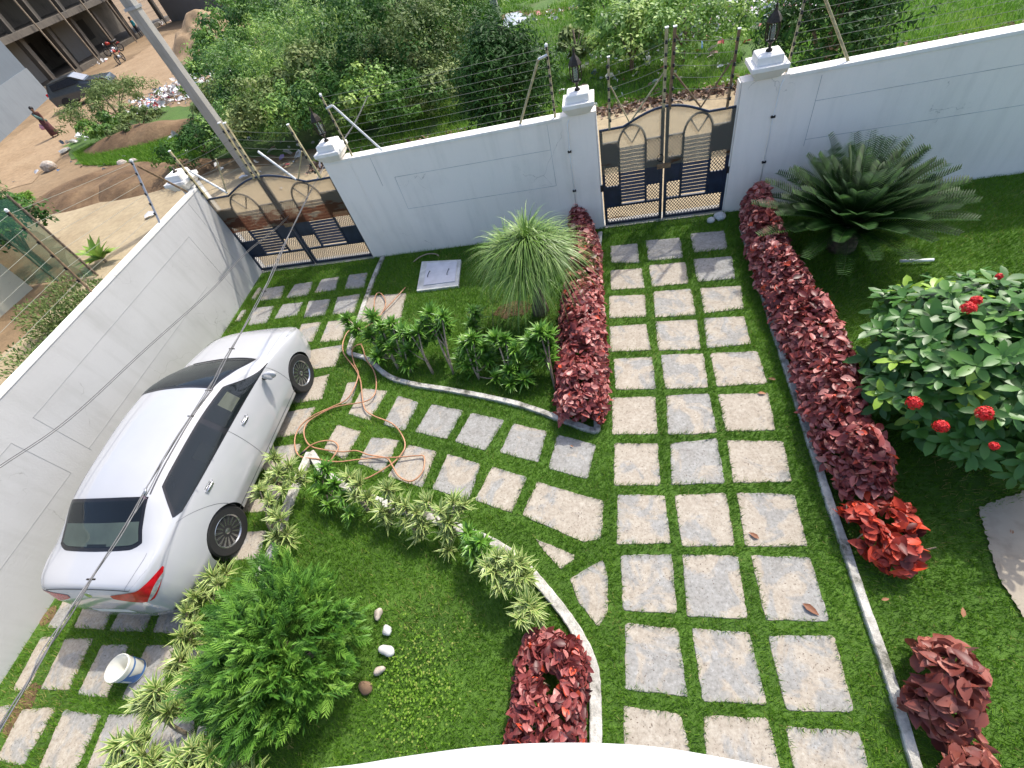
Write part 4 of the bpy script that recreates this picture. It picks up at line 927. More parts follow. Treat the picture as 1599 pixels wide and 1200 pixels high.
# ================================================================== RED HEDGES
WH = ((0,0.15),(0.22,0.85),(0.5,1.0),(0.8,0.55),(1,0))
def hedge(name, px, widths, h, dens, label, mat='redleaf', LL=(0.08,0.14), zbase=0.3, cat='hedge', orange=0.02, group=None, gaps=None, tsh=0.0, nr=0.62):
    ctr = [at(x,y,h*0.75) for x,y in px]; pts = catmull(ctr, 8); k = len(pts)
    ws = np.interp(np.linspace(0,1,k), np.linspace(0,1,len(widths)), widths)
    L = 0; seg = [0]
    for i in range(1,k): L += (pts[i]-pts[i-1]).length; seg.append(L)
    n = int(dens*L*np.mean(ws))
    s_ = rng.uniform(-0.0,L,n); cx = np.interp(s_, seg, [p.x for p in pts]); cy = np.interp(s_, seg, [p.y for p in pts])
    tx = np.gradient([p.x for p in pts]); ty = np.gradient([p.y for p in pts]); T = nrm(np.stack([np.interp(s_,seg,tx),np.interp(s_,seg,ty)],1))
    wv = np.interp(s_, seg, ws)*0.5
    a = rng.uniform(-1,1,n); a = np.sign(a)*np.abs(a)**0.85
    endf = np.clip(np.minimum(s_, L-s_)/0.18, 0, 1)**0.5; 
    X = cx-T[:,1]*a*wv; Y = cy+T[:,0]*a*wv
    lump = vnoise(X,Y,0.22,21)*0.5+vnoise(X,Y,0.5,22)*0.5
    top = h*(1-np.abs(a)**2.6*0.75)*(0.50+0.72*lump)*(0.55+0.45*endf)
    lay = rng.random(n)**0.45; Z = 0.05+top*(0.35+0.65*lay)
    out = np.stack([-T[:,1]*a, T[:,0]*a, np.full(n,0.9)],1)+rng.normal(0,nr,(n,3)); Nn = nrm(out)
    ang = rng.uniform(0,2*PI,n); D = np.stack([np.cos(ang),np.sin(ang),rng.uniform(-0.5,0.45,n)],1); D = D-Nn*np.sum(D*Nn,1,keepdims=True)*0.7
    ln = LL[0]*0.75+(LL[1]-LL[0]*0.75)*rng.random(n); P = np.stack([X,Y,Z],1)-nrm(D)*(ln*0.3)[:,None]
    t_ = np.clip(rng.beta(1.15,1.75,n)*0.78+0.30*(vnoise(X,Y,0.3,77)-.25)+tsh,0,0.95); t_[rng.random(n)<orange] = 1.0
    if gaps is not None:
        keep = np.ones(n,bool)
        for g in gaps:
            gp = at(*g[:2],h*0.6); keep &= ((X-gp.x)**2+(Y-gp.y)**2) > g[2]**2
        P=P[keep];D=D[keep];Nn=Nn[keep];ln=ln[keep];t_=t_[keep]
    o_ = ctr[len(ctr)//2]; t = thing(name, (o_.x,o_.y,0), 0, label, cat, group)
    off = np.array([o_.x,o_.y,0])
    npmesh('foliage', [leaves(P-off,D,Nn,ln,ln*rng.uniform(0.5,0.68,len(ln)),t_,WH,fold=0.18,droop=0.22)], mat, t)
    st = MB()
    for i in range(int(L*6)+3):
        s0 = random.uniform(0,L); x0 = np.interp(s0,seg,[p.x for p in pts]); y0 = np.interp(s0,seg,[p.y for p in pts]); r_ = np.interp(s0,seg,ws)*0.32
        dx,dy = random.uniform(-r_,r_),random.uniform(-r_,r_)
        MB().tube([Vector((x0+dx*0.6-o_.x,y0+dy*0.6-o_.y,-0.02)),Vector((x0+dx*1.1-o_.x,y0+dy*1.1-o_.y,h*0.55))],[0.011,0.005],6).build('stem','barkpale',t,True)
    return t
hedge('red_hedge', [(900,318),(912,370),(908,430),(905,490),(906,550),(905,600),(903,640)], [0.36,0.50,0.62,0.70,0.72,0.70,0.55], 0.60, 2100, 'Narrow dark red leaved hedge left of the straight path, behind the grassy palm', group='red leaved hedges')
hedge('red_hedge', [(1188,292),(1196,340),(1222,400),(1254,460),(1285,520),(1308,580),(1322,640),(1350,700),(1375,755)], [0.50,0.55,0.62,0.68,0.70,0.66,0.60,0.55,0.4], 0.68, 1900, 'Long maroon leaved hedge along the right kerb, from small gate to ixora bush', group='red leaved hedges')
hedge('coral_shrub', [(1345,820),(1385,815),(1425,828),(1450,835)], [0.45,0.7,0.75,0.55], 0.52, 900, 'Bright coral red leaved shrub below the ixora bush beside the long kerb', mat='coralleaf', LL=(0.10,0.17), cat='shrub', orange=0.30, group='red leaved shrubs')
hedge('red_shrub', [(862,985),(858,1020),(855,1065),(850,1110),(845,1160),(840,1200)], [0.5,0.68,0.68,0.66,0.7,0.7], 0.42, 1700, 'Red leaved shrub mass inside the curved kerb at the bottom of the lower lawn', LL=(0.08,0.125), cat='shrub', orange=0.03, group='red leaved shrubs', gaps=[(865,1065,0.085),(850,1052,0.055),(838,1140,0.05),(880,1120,0.04)], tsh=-0.16, nr=0.8)
hedge('salmon_shrub', [(1440,1040),(1495,1068),(1550,1095)], [0.55,0.8,0.6], 0.55, 1000, 'Salmon and copper leaved shrub on the dark lawn at the lower right', mat='salmonleaf', LL=(0.10,0.17), cat='shrub', orange=0.0, group='red leaved shrubs')
hedge('salmon_shrub', [(1490,1190),(1530,1215),(1580,1225)], [0.3,0.45,0.4], 0.45, 1000, 'Partly cropped copper leaved shrub at the bottom right corner', mat='salmonleaf', LL=(0.10,0.17), cat='shrub', orange=0.0, group='red leaved shrubs')

# ================================================================== PLANTS
def world_off(chunks, off):
    return [(c[0]-off, *c[1:]) for c in chunks]
# ponytail palm
def ponytail():
    b = at(845,488); t = thing('ponytail_palm', b, 0, 'Fountain shaped palm with long narrow arching leaves left of the red hedge', 'palm')
    MB().tube([(0,0,-0.05),(0.0,0,0.12),(0.01,0.02,0.4),(0.0,0.04,0.8),(0.02,0.05,1.2)],[0.15,0.13,0.075,0.06,0.055],14).build('trunk','bark',t,True)
    MB().tube([(0.0,0.03,0.75),(-0.18,0.06,1.0),(-0.26,0.05,1.12)],[0.04,0.035,0.035],8).tube([(0.0,0.03,0.8),(0.16,0.0,1.05),(0.24,-0.02,1.15)],[0.04,0.035,0.03],8).tube([(0.0,0.03,0.7),(-0.02,-0.16,0.92),(-0.05,-0.22,1.0)],[0.04,0.03,0.03],8).build('branch','bark',t,True)
    ch = []
    for (c, n, L0, L1) in [((0.02,0.05,1.30),620,0.75,1.1),((-0.28,0.05,1.18),480,0.6,1.0),((0.26,-0.02,1.20),480,0.55,1.0),((-0.05,-0.24,1.05),400,0.5,0.9)]:
        D = rand_dirs(n, 0.25, -0.15); L = rng.uniform(L0,L1,n)
        P = np.tile(c,(n,1))+D*0.03
        ch.append(straps(P, D, L, rng.uniform(0.012,0.019,n), np.clip(rng.beta(2,2,n),0,1), droop=rng.uniform(0.5,1.0,n), nseg=7, three=False))
    npmesh('foliage', ch, 'nolina', t)
ponytail()
# cycad
def cycad():
    b = at(1312,388); b.z = 0; t = thing('cycad', b, 0, 'Large dark green cycad with feathery fronds in front of the right wall', 'cycad')
    MB().tube([(0,0,-0.03),(0,0,0.15),(0,0,0.34)],[0.2,0.19,0.14],16).build('trunk','bark',t,True)
    chunks = []; mids = MB()
    nf = 120
    for i in range(nf):
        ph = i*2.39996; el = R(86)-R(64)*(i/nf)**1.0; L = random.uniform(1.2,1.5)*(0.8 if i < 12 else 1)
        d = Vector((math.cos(ph)*math.cos(el), math.sin(ph)*math.cos(el), math.sin(el))); base = Vector((0,0,0.34))+d*0.08
        dr = random.uniform(0.12,0.28)
        K = 12; pts = [base+d*L*s_/K+Vector((0,0,-1))*dr*L*(s_/K)**2 for s_ in range(K+1)]
        mids.tube(pts,[0.009-0.007*s_/K for s_ in range(K+1)],4)
        P = []; D = []; LL = []; W = []
        nl = 36
        for j in range(nl):
            s_ = 0.10+0.9*j/nl; f = s_*K; k = min(int(f),K-1); p = pts[k].lerp(pts[k+1], f-k); tg = (pts[k+1]-pts[k]).normalized()
            sd = tg.cross(Vector((0,0,1))); sd.normalize(); upn = sd.cross(tg)
            for sg in (-1,1):
                dd = (sd*sg*0.95+tg*0.50+upn*0.45).normalized(); P.append(p); D.append(dd); LL.append(0.17*math.sin(PI*(0.12+0.83*s_))**0.6+0.02); W.append(0.019)
        n = len(P); chunks.append(straps(np.array(P),np.array(D),np.array(LL),np.array(W),np.clip(rng.normal(0.45,0.2,n)+random.uniform(-.1,.15),0,1),droop=0.12,nseg=2,three=False,prof=lambda t_:(0.8,1,0.05)[int(round(t_*2))]))
    npmesh('frond', chunks, 'cycad', t); 
    mids.build('frond_midrib','olive',t,True)
cycad()
# juniper / thuja
def juniper():
    c = at(440,1010,0.55); b = (c.x,c.y,0); t = thing('juniper', b, 0, 'Big feathery bright green juniper bush in the lower lawn behind the parked car', 'bush')
    MB().tube([(0,0,-0.03),(0.02,0.02,0.5),(0,0.05,0.9)],[0.05,0.04,0.02],8).build('trunk','bark',t,True)
    n = 2700; D0 = rand_dirs(n, 0.15, -0.25); rad = rng.uniform(0.62,1.0,n)
    ncl = 190; cdir = rand_dirs(ncl, 0.15, -0.25); ci = rng.integers(0,ncl,n); ctn = rng.normal(0,0.17,ncl); crd = rng.uniform(0.80,1.08,ncl)
    D0 = nrm(cdir[ci]+rng.normal(0,0.085,(n,3))); rad = rad*crd[ci]
    az = np.arctan2(D0[:,1],D0[:,0]); lob = 1+0.12*np.sin(az*3+1)+0.08*np.sin(az*7)
    S = np.stack([0.86*lob,0.86*lob,np.full(n,0.72)],1)
    P = D0*S*rad[:,None]+np.array([0,0,0.48]); P[:,2] = np.maximum(P[:,2],0.06)
    out = nrm(cdir[ci]+nrm(rng.normal(0,1,(ncl,3)))[ci]*0.45+np.array([0,0,0.25])+rng.normal(0,0.20,(n,3)))
    base = P-out*0.12
    side = perp(out, rng.normal(0,1,(n,3))); L = rng.uniform(0.16,0.27,n); tint = np.clip(rng.normal(0.42,0.16,n)+ctn[ci]+(rad-0.85)*0.35,0,1)  # inner sprays tinted darker: crown shade put into the leaf colour
    ch = []
    for k in range(15):
        if k == 0: ps = base; dd = out; ll = L
        else:
            s_ = 0.12+0.82*(k/15); sg = 1 if k%2 else -1
            ps = base+out*(L*s_)[:,None]; dd = nrm(out*0.8+side*sg*0.62+rng.normal(0,0.12,(n,3))); ll = L*(0.50-0.34*s_)
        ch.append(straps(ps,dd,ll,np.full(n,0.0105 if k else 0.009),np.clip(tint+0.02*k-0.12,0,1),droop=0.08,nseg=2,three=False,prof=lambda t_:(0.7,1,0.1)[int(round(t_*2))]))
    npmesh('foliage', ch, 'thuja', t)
juniper()

def rosette(c, axis, n, L, W, dmin=0.1, spread=1.0):
    """whorl of strap leaves at a stem tip"""
    axis = np.array(axis)/np.linalg.norm(axis); D = rand_dirs(n, 0, -0.15)
    D = nrm(D+axis*rng.uniform(0.2,0.9,n)[:,None]); P = np.tile(c,(n,1))-axis*rng.uniform(0,0.09,n)[:,None]
    return straps(P,D,rng.uniform(0.7,1.1,n)*L,np.full(n,W)*rng.uniform(0.8,1.15,n),np.clip(rng.normal(0.5,0.22,n),0,1),droop=rng.uniform(0.15,0.4,n),nseg=3,fold=0.15)
def stem_plant(name, basepx, heads, label, cat, mat, L=0.245, W=0.046, n=52, group=None, stem='barkpale', zb=0.0):
    """heads: list of (px,py,z) head positions; stems rise from basepx"""
    b = at(*basepx, 0.0); t = thing(name, b, 0, label, cat, group); st = MB(); ch = []
    main = None
    for i,(hx,hy,hz) in enumerate(sorted(heads, key=lambda q_:-q_[2])):
        h = at(hx,hy,hz)-b; m0 = Vector((h.x*0.35+random.uniform(-.02,.02),h.y*0.35+random.uniform(-.02,.02),h.z*0.5))
        if i < 2:
            cv = catmull([Vector((0.012*i,0.01*i,-0.02)),m0,h],4); st.tube(cv,[0.017]*5+[0.012]*4,7)
            if main is None: main = cv
        else:
            j0 = main[min(len(main)-2,max(1,int(len(main)*min(0.75,h.z*0.6/max(main[-1].z,.1)))))]; st.tube([j0,(j0+h)/2+Vector((0,0,-0.03)),h],[0.010,0.009,0.008],6)
        ax = (h-m0).normalized()*0.6+Vector((0,0,0.6))
        for dz in ((0,) if hz < 0.25 or (mat=='variegated' and i%2) else (0,-0.10) if mat=='variegated' else (0,-0.10,-0.20,-0.30) if hz>.5 else (0,-0.1)):
            c = h+Vector((random.uniform(-.02,.02),random.uniform(-.02,.02),dz)); ch.append(rosette(np.array(c),ax,n if dz==0 else int(n*0.6),L*random.uniform(0.85,1.15),W))
    st.build('stem',stem,t,True); npmesh('foliage',ch,mat,t); return t
dg = 'green dracaenas in the island bed'
stem_plant('dracaena',(606,560),[(541,497,.62),(556,510,.5)],'Green dracaena leaning over the kerb corner at the far left of the island bed','shrub','dracaena',group=dg)
stem_plant('dracaena',(622,578),[(580,492,.72),(596,510,.6),(575,520,.5),(600,535,.4),(588,555,.3)],'Dense green dracaena second from the left end of the island bed','shrub','dracaena',group=dg)
stem_plant('dracaena',(640,583),[(612,505,.68),(628,520,.6),(612,540,.42),(630,560,.25),(640,570,.2)],'Dense green dracaena between the kerb corner and the leaning thick stem','shrub','dracaena',group=dg)
stem_plant('dracaena',(676,585),[(640,520,.62),(652,515,.66),(636,545,.4)],'Green dracaena with thick pale leaning stem','shrub','dracaena',group=dg,n=30)
stem_plant('dracaena',(708,585),[(670,488,.8),(690,492,.85),(682,508,.65),(663,503,.7)],'Green dracaena on a bare slender stem in the middle of the island bed','shrub','dracaena',group=dg)
stem_plant('dracaena',(745,520),[(741,485,.5),(738,505,.3)],'Single upright dracaena head standing behind the others, nearest the ponytail palm','shrub','dracaena',group=dg,n=44)
stem_plant('dracaena',(748,595),[(738,528,.62),(755,540,.5),(726,535,.55),(742,556,.35),(765,560,.3),(735,570,.25),(775,590,.15),(720,560,.3)],'Wide bushy green dracaena in the right half of the island bed','shrub','dracaena',group=dg)
stem_plant('dracaena',(800,605),[(790,530,.6),(775,528,.62),(802,545,.5),(808,565,.35),(795,575,.3),(822,590,.2),(800,598,.15)],'Green dracaena with several heads two places left of the red hedge','shrub','dracaena',group=dg)
stem_plant('dracaena',(868,613),[(842,515,.75),(855,522,.68),(828,530,.6),(838,545,.5),(852,556,.4)],'Leaning green dracaena with dark stem beside the red hedge','shrub','dracaena',group=dg,stem='bark')
vg = 'yellow variegated shrubs along the kerbs'
V_ = dict(cat='shrub', mat='variegated', L=0.215, W=0.038, n=34, group=vg)
stem_plant('variegated_shrub',(440,770),[(428,712,.5),(450,728,.55),(420,745,.45),(455,750,.45),(436,735,.6),(470,745,.4),(410,775,.4),(440,765,.5)],'Cream striped variegated shrub at the kerb tip beside the car door',**V_)
stem_plant('variegated_shrub',(425,835),[(420,780,.5),(428,800,.45),(438,812,.5),(432,835,.35),(450,835,.3),(405,765,.5),(455,845,.2)],'Cream striped variegated shrub hiding the rear wheel',**V_)
stem_plant('green_shrub',(512,775),[(492,745,.45),(505,730,.5),(520,755,.4),(500,765,.35),(535,775,.3),(545,800,.25),(512,790,.2)],'Plain bright green shrub amid the variegated shrubs near the kerb tip','shrub','dracaena',L=0.19,W=0.036,n=44,group='plain green shrubs along the kerb')
for (bx,by,hs,lb) in [
 ((575),(800),[(545,745,.5),(560,755,.5),(575,775,.4),(555,775,.4)],'Variegated shrub third along the curved kerb from its tip'),
 ((612),(820),[(605,765,.5),(595,795,.35),(618,785,.4),(600,810,.25),(610,760,.45)],'Variegated shrub with a single bud, fourth along the curved kerb'),
 ((650),(838),[(630,790,.45),(648,800,.45),(635,815,.3),(660,815,.35),(655,835,.2)],'Variegated shrub fifth along the curved kerb'),
 ((705),(850),[(668,785,.5),(690,795,.5),(700,815,.4),(710,785,.55),(725,790,.5),(695,830,.3),(703,860,.15)],'Variegated shrub leaning over the kerb in the middle of its curve'),
 ((790),(905),[(775,870,.55),(795,885,.5),(770,895,.5),(800,870,.55),(815,880,.5),(780,915,.4),(805,905,.45),(760,880,.5),(820,900,.4)],'Largest cream and yellow variegated shrub along the curved kerb'),
 ((820),(955),[(825,945,.4),(812,965,.38),(835,955,.36)],'Small pale variegated shrub touching the lower red shrub')]:
    stem_plant('variegated_shrub',(bx,by),hs,lb,**V_)
stem_plant('green_shrub',(745,868),[(735,850,.5),(750,845,.55),(740,870,.4),(760,865,.45),(730,835,.45)],'Plain bright green shrub beside the largest variegated shrub','shrub','dracaena',L=0.19,W=0.036,n=50,group='plain green shrubs along the kerb')
for (bx,by,hs,lb) in [
 (340,960,[(330,900,.5),(318,920,.45),(340,912,.5),(352,895,.4)],'Variegated shrub peeping between the juniper and the rear bumper'),
 (315,1010,[(290,955,.5),(300,975,.45),(285,990,.5),(305,930,.5),(296,1000,.4)],'Variegated shrub left of the juniper, level with the row behind the car'),
 (308,1075,[(280,1030,.5),(300,1040,.5),(270,1045,.45),(290,1060,.5),(305,1080,.4),(310,1055,.4)],'Variegated shrub right of the white bucket'),
 (292,1150,[(225,1085,.75),(245,1075,.8),(240,1100,.7),(262,1110,.7),(215,1100,.7),(280,1105,.65)],'Variegated shrub on a long bare stem below the bucket'),
 (245,1225,[(185,1165,.75),(210,1155,.8),(225,1175,.75),(200,1190,.7),(235,1190,.7),(180,1195,.7)],'Variegated shrub at the bottom left, left of the kerb end'),
 (315,1225,[(275,1180,.75),(300,1165,.8),(325,1180,.75),(290,1195,.7),(330,1150,.6),(350,1190,.6),(310,1200,.7)],'Variegated shrub at the bottom edge, below the kerb end'),
 (395,1225,[(345,1120,.25),(370,1200,.55),(395,1205,.5)],'Low variegated shrub in the shade under the juniper')]:
    stem_plant('variegated_shrub',(bx,by),hs,lb,**{**V_,'L':0.21})

# ixora
def ixora():
    c = at(1530,575,0.76); t = thing('ixora_bush', (c.x,c.y,0), 0, 'Large leaved ixora bush with red flower heads at the right edge', 'bush')
    n = 1500; D0 = rand_dirs(n, 0.1, -0.5); az = np.arctan2(D0[:,1],D0[:,0]); lob = 1+0.10*np.sin(az*4+0.5)+0.08*np.sin(az*9+2)
    rad = rng.uniform(0.25,1,n)**0.4
    P = D0*np.stack([0.95*lob,1.12*lob,np.full(n,0.74)],1)*rad[:,None]+np.array([0,0,0.78]); P[:,2] = np.maximum(P[:,2],0.15)
    # leaves in pairs/whorls around shoots
    k = 5; P5 = np.repeat(P[:820],k,0); n5 = len(P5); ang = np.tile(np.arange(k)*2*PI/k,820)+np.repeat(rng.uniform(0,6,820),k)
    ax = np.repeat(nrm(D0[:820]*0.7+np.array([0,0,0.9])+rng.normal(0,0.3,(820,3))),k,0); s1 = perp(ax,np.tile([1,0.3,0],(n5,1))); s2 = np.cross(ax,s1)
    D = nrm(s1*np.cos(ang)[:,None]+s2*np.sin(ang)[:,None]+ax*rng.uniform(0.1,0.7,n5)[:,None])
    ln = rng.uniform(0.14,0.22,n5)*np.repeat(rng.uniform(0.8,1.1,820),k); tn = np.repeat(np.clip(rng.normal(0.42,0.18,820),0,0.9),k)+rng.normal(0,0.05,n5)
    yl = np.repeat(rng.random(820)<0.05,k); tn[yl] = 1.0
    npmesh('foliage',[leaves(P5,D,ax,ln,ln*0.42,np.clip(tn,0,1),((0,0.08),(0.2,0.6),(0.5,1.0),(0.8,0.75),(1,0.0)),fold=0.10,droop=0.16)],'ixoraleaf',t)
    st = MB()
    for i in range(26):
        p = Vector(P[i*7]); MB().tube([(random.uniform(-.1,.1),random.uniform(-.1,.1),-0.02),(p.x*0.5,p.y*0.5,p.z*0.55),p*0.92],[0.014,0.010,0.005],6).build('stem','bark',t,True)
    for (x,y,z,r_) in [(1427,630,1.22,.062),(1469,666,1.22,.058),(1537,646,1.38,.062),(1512,482,1.22,.06),(1552,697,1.25,.035),(1524,470,1.15,.045),(1434,487,.9,.028),(1560,432,1.05,.03),(1378,660,.95,.02)]:
        f = at(x,y,z)-Vector((c.x,c.y,0)); m = 170
        ro = np.array([0,0,CAMH])-np.array([c.x,c.y,0.78]); rd = ray(x,y); sc_ = np.array([0.97,1.14,0.77]); ra = ro/sc_; rb_ = rd/sc_
        qa = rb_@rb_; qb = 2*ra@rb_; qc = ra@ra-1; dsc = qb*qb-4*qa*qc
        if dsc > 0 and z > .96: tt_ = (-qb-math.sqrt(dsc))/(2*qa); pp = ro+rd*tt_*0.955; f = Vector((pp[0],pp[1],pp[2]+0.78)); D = rand_dirs(m,0.2,-0.5); Pp = np.array(f)+D*r_*rng.uniform(0.55,1.0,m)[:,None]
        ch = []
        s1 = perp(D, rng.normal(0,1,(m,3)))
        for q in range(4):
            a = q*PI/2; s2 = np.cross(D,s1); dd = s1*math.cos(a)+s2*math.sin(a)+D*0.35
            ch.append(leaves(Pp,dd,D,np.full(m,0.016*r_/0.055),np.full(m,0.009),np.full(m,0.5),((0,0.4),(0.6,1),(1,0)),fold=0.05,droop=0.1))
        ob = npmesh('flower_head',ch,'redflower',t)
ixora()
# weeds in the right lawn and trodden stones beside the gate
t = tag(npmesh('weed_plant',[leaves(np.tile(at(1445,432,0.05),(14,1)),rand_dirs(14,0.2,0),np.tile([0,0,1.],(14,1)),np.full(14,.06),np.full(14,.035),rng.uniform(.3,.8,14))],'ixoraleaf'),'Small weed in the right lawn just below the white pipe','weed')
for (x,y,s_,lb) in [(1124,338,.10,'Pale boulder at the right foot of the small gate'),(1110,344,.07,'Smaller pale stone beside the boulder at the small gate')]:
    bm = bmesh.new(); bmesh.ops.create_icosphere(bm, subdivisions=2, radius=s_)
    for v in bm.verts: v.co = v.co*(1+random.uniform(-.12,.12)); v.co.z *= 0.7
    me = bpy.data.meshes.new('stone'); bm.to_mesh(me); bm.free(); me.materials.append(MATS['manhole_rim'])
    o = bpy.data.objects.new('stone', me); link(o); o.location = at(x,y,0.04); tag(o,lb,'stone','stones at the small gate')
t = thing('dry_twig', at(772,520), 0, 'Thin dry leaning twig standing left of the ponytail palm trunk', 'twig')
MB().tube([(0,0,0),(0.03,0.04,0.25),(0.10,0.02,0.5)],[0.006,0.005,0.003],5).build('twig_stem','barkpale',t,True)
# balcony ledge under the camera
arc = catmull([at(x,y,4.2) for x,y in [(300,1228),(400,1212),(500,1200),(560,1193),(640,1180),(760,1165),(880,1160),(1000,1164),(1100,1178),(1200,1198),(1300,1222),(1400,1250)]],5)
poly = [(p.x,p.y) for p in arc]+[(1.0,-0.9),(-1.6,-0.9)]
t = thing('balcony_ledge', (0,-0.3,4.2), 0, 'Curved white ledge of the balcony at the bottom edge of the photo', 'ledge')
MB().prism([(p[0],p[1]+0.3) for p in poly][::-1] if True else poly, -0.14, 0.0).build('ledge_slab','ledge',t,bevel=0.004)

# ================================================================== WHITE CAR
ST = [ # l, zb, ws, wm3, wm4, (x5,z5),(x6,z6),(x7,z7),(x8,z8), zt
 ( 2.150,.34,.36,.42,.40,(.36,.60),(.30,.61),(.24,.615),(.12,.62),.62),
 ( 2.105,.24,.56,.62,.60,(.54,.665),(.47,.675),(.38,.68),(.2,.685),.685),
 ( 1.990,.20,.70,.75,.74,(.68,.74),(.60,.755),(.49,.77),(.26,.782),.785),
 ( 1.750,.18,.785,.832,.825,(.77,.83),(.68,.865),(.56,.88),(.3,.892),.895),
 ( 1.325,.17,.81,.862,.85,(.80,.91),(.72,.945),(.59,.965),(.3,.98),.985),
 ( 1.130,.17,.815,.865,.855,(.805,.94),(.735,.975),(.62,.995),(.33,1.02),1.026),
 ( 0.900,.17,.82,.867,.857,(.808,.958),(.755,1.02),(.655,1.10),(.36,1.145),1.16),
 ( 0.600,.17,.82,.868,.858,(.81,.97),(.745,1.10),(.64,1.245),(.35,1.30),1.315),
 ( 0.250,.17,.82,.868,.86,(.812,.98),(.73,1.17),(.61,1.355),(.34,1.41),1.425),
 (-0.300,.17,.82,.868,.86,(.813,.99),(.722,1.195),(.59,1.39),(.33,1.45),1.465),
 (-0.900,.17,.82,.868,.86,(.813,1.0),(.718,1.19),(.58,1.37),(.32,1.435),1.45),
 (-1.300,.17,.82,.868,.86,(.81,1.015),(.72,1.17),(.575,1.325),(.32,1.385),1.40),
 (-1.600,.18,.815,.865,.857,(.80,1.02),(.725,1.125),(.58,1.21),(.33,1.255),1.265),
 (-1.850,.20,.80,.855,.845,(.785,1.02),(.725,1.07),(.61,1.10),(.34,1.128),1.135),
 (-2.080,.23,.75,.81,.80,(.74,1.0),(.68,1.045),(.57,1.075),(.32,1.097),1.103),
 (-2.210,.25,.69,.745,.73,(.68,.955),(.61,1.005),(.52,1.04),(.30,1.065),1.075),
 (-2.285,.28,.58,.66,.63,(.58,.80),(.50,.83),(.41,.85),(.25,.865),.87),
 (-2.335,.34,.42,.48,.46,(.40,.60),(.34,.62),(.28,.63),(.15,.64),.64)]
_l = np.array([s[0] for s in ST]); _o = np.argsort(_l)
def _ctrl():
    A = []
    for (l,zb,ws,w3,w4,p5,p6,p7,p8,zt) in ST:
        A.append([(0,zb),(ws*.9,zb),(ws,zb+.07),(w3,.45 if -2.25<l<2.05 else zb+.14),(w4,min(.74,p5[1]-.06)),p5,p6,p7,p8,(0,zt)])
    return np.array(A)
_C = _ctrl()[_o]; _L = _l[_o]
def _cr(p0,p1,p2,p3,t): return 0.5*((2*p1)+(p2-p0)*t+(2*p0-5*p1+4*p2-p3)*t*t+(3*p1-p0-3*p2+p3)*t**3)
_SL = np.zeros_like(_C)
for i in range(len(_L)):
    a = max(i-1,0); b = min(i+1,len(_L)-1)
    if 0 < i < len(_L)-1:
        d0 = (_C[i]-_C[i-1])/(_L[i]-_L[i-1]); d1 = (_C[i+1]-_C[i])/(_L[i+1]-_L[i])
        same = (d0*d1) > 0; _SL[i] = np.where(same, 2*d0*d1/np.where(same,d0+d1,1), 0)
    else: _SL[i] = (_C[b]-_C[a])/(_L[b]-_L[a])
def section(l):
    l = min(max(l,_L[0]),_L[-1]); i = min(np.searchsorted(_L,l,side='right')-1,len(_L)-2); i = max(i,0)
    h = _L[i+1]-_L[i]; t = (l-_L[i])/h
    return (2*t**3-3*t**2+1)*_C[i]+(t**3-2*t**2+t)*h*_SL[i]+(-2*t**3+3*t**2)*_C[i+1]+(t**3-t**2)*h*_SL[i+1]
def S(l, v):                                   # surface point, v 0 (floor centre) .. 9 (roof centre)
    C_ = section(l); v = min(max(v,0),9); i = min(int(v),8); t = v-i
    g = lambda k: C_[k] if 0<=k<=9 else (np.array([-C_[1][0],C_[1][1]]) if k<0 else np.array([-C_[8][0],C_[8][1]]))
    if i == 2 or i == 1: p = C_[i]*(1-t)+C_[i+1]*t
    else: p = _cr(g(i-1),g(i),g(i+1),g(i+2),t)
    return Vector((p[0], l, p[1]))
def Sn(l, v, off):
    p = S(l,v); a = S(l+0.01,v)-S(l-0.01,v); b = S(l,min(v+0.05,9))-S(l,max(v-0.05,0))
    n = a.cross(b)
    if n.length < 1e-9: return p
    n.normalize()
    if n.x < 0 and p.x > 0.05 and v < 7: n = -n
    if v >= 7 and n.z < 0: n = -n
    return p+n*off
def patch(fl0, fl1, v0, v1, nl, nv, off, side=1):
    """region of the body skin; fl0/fl1 give the length limits for each v; side=1 right, -1 left, 0 both across the roof"""
    rows = []
    vs = list(np.linspace(v0,v1,nv))
    for i in range(nl+1):
        r = []
        for v in vs:
            a = fl0(v); b = fl1(v); p = Sn(a+(b-a)*i/nl, v, off); r.append(p)
        if side == -1: r = [Vector((-p.x,p.y,p.z)) for p in r]
        if side == 0: r = r+[Vector((-p.x,p.y,p.z)) for p in reversed(r[:-1])] if v1 >= 8.99 else r
        rows.append(r)
    return rows
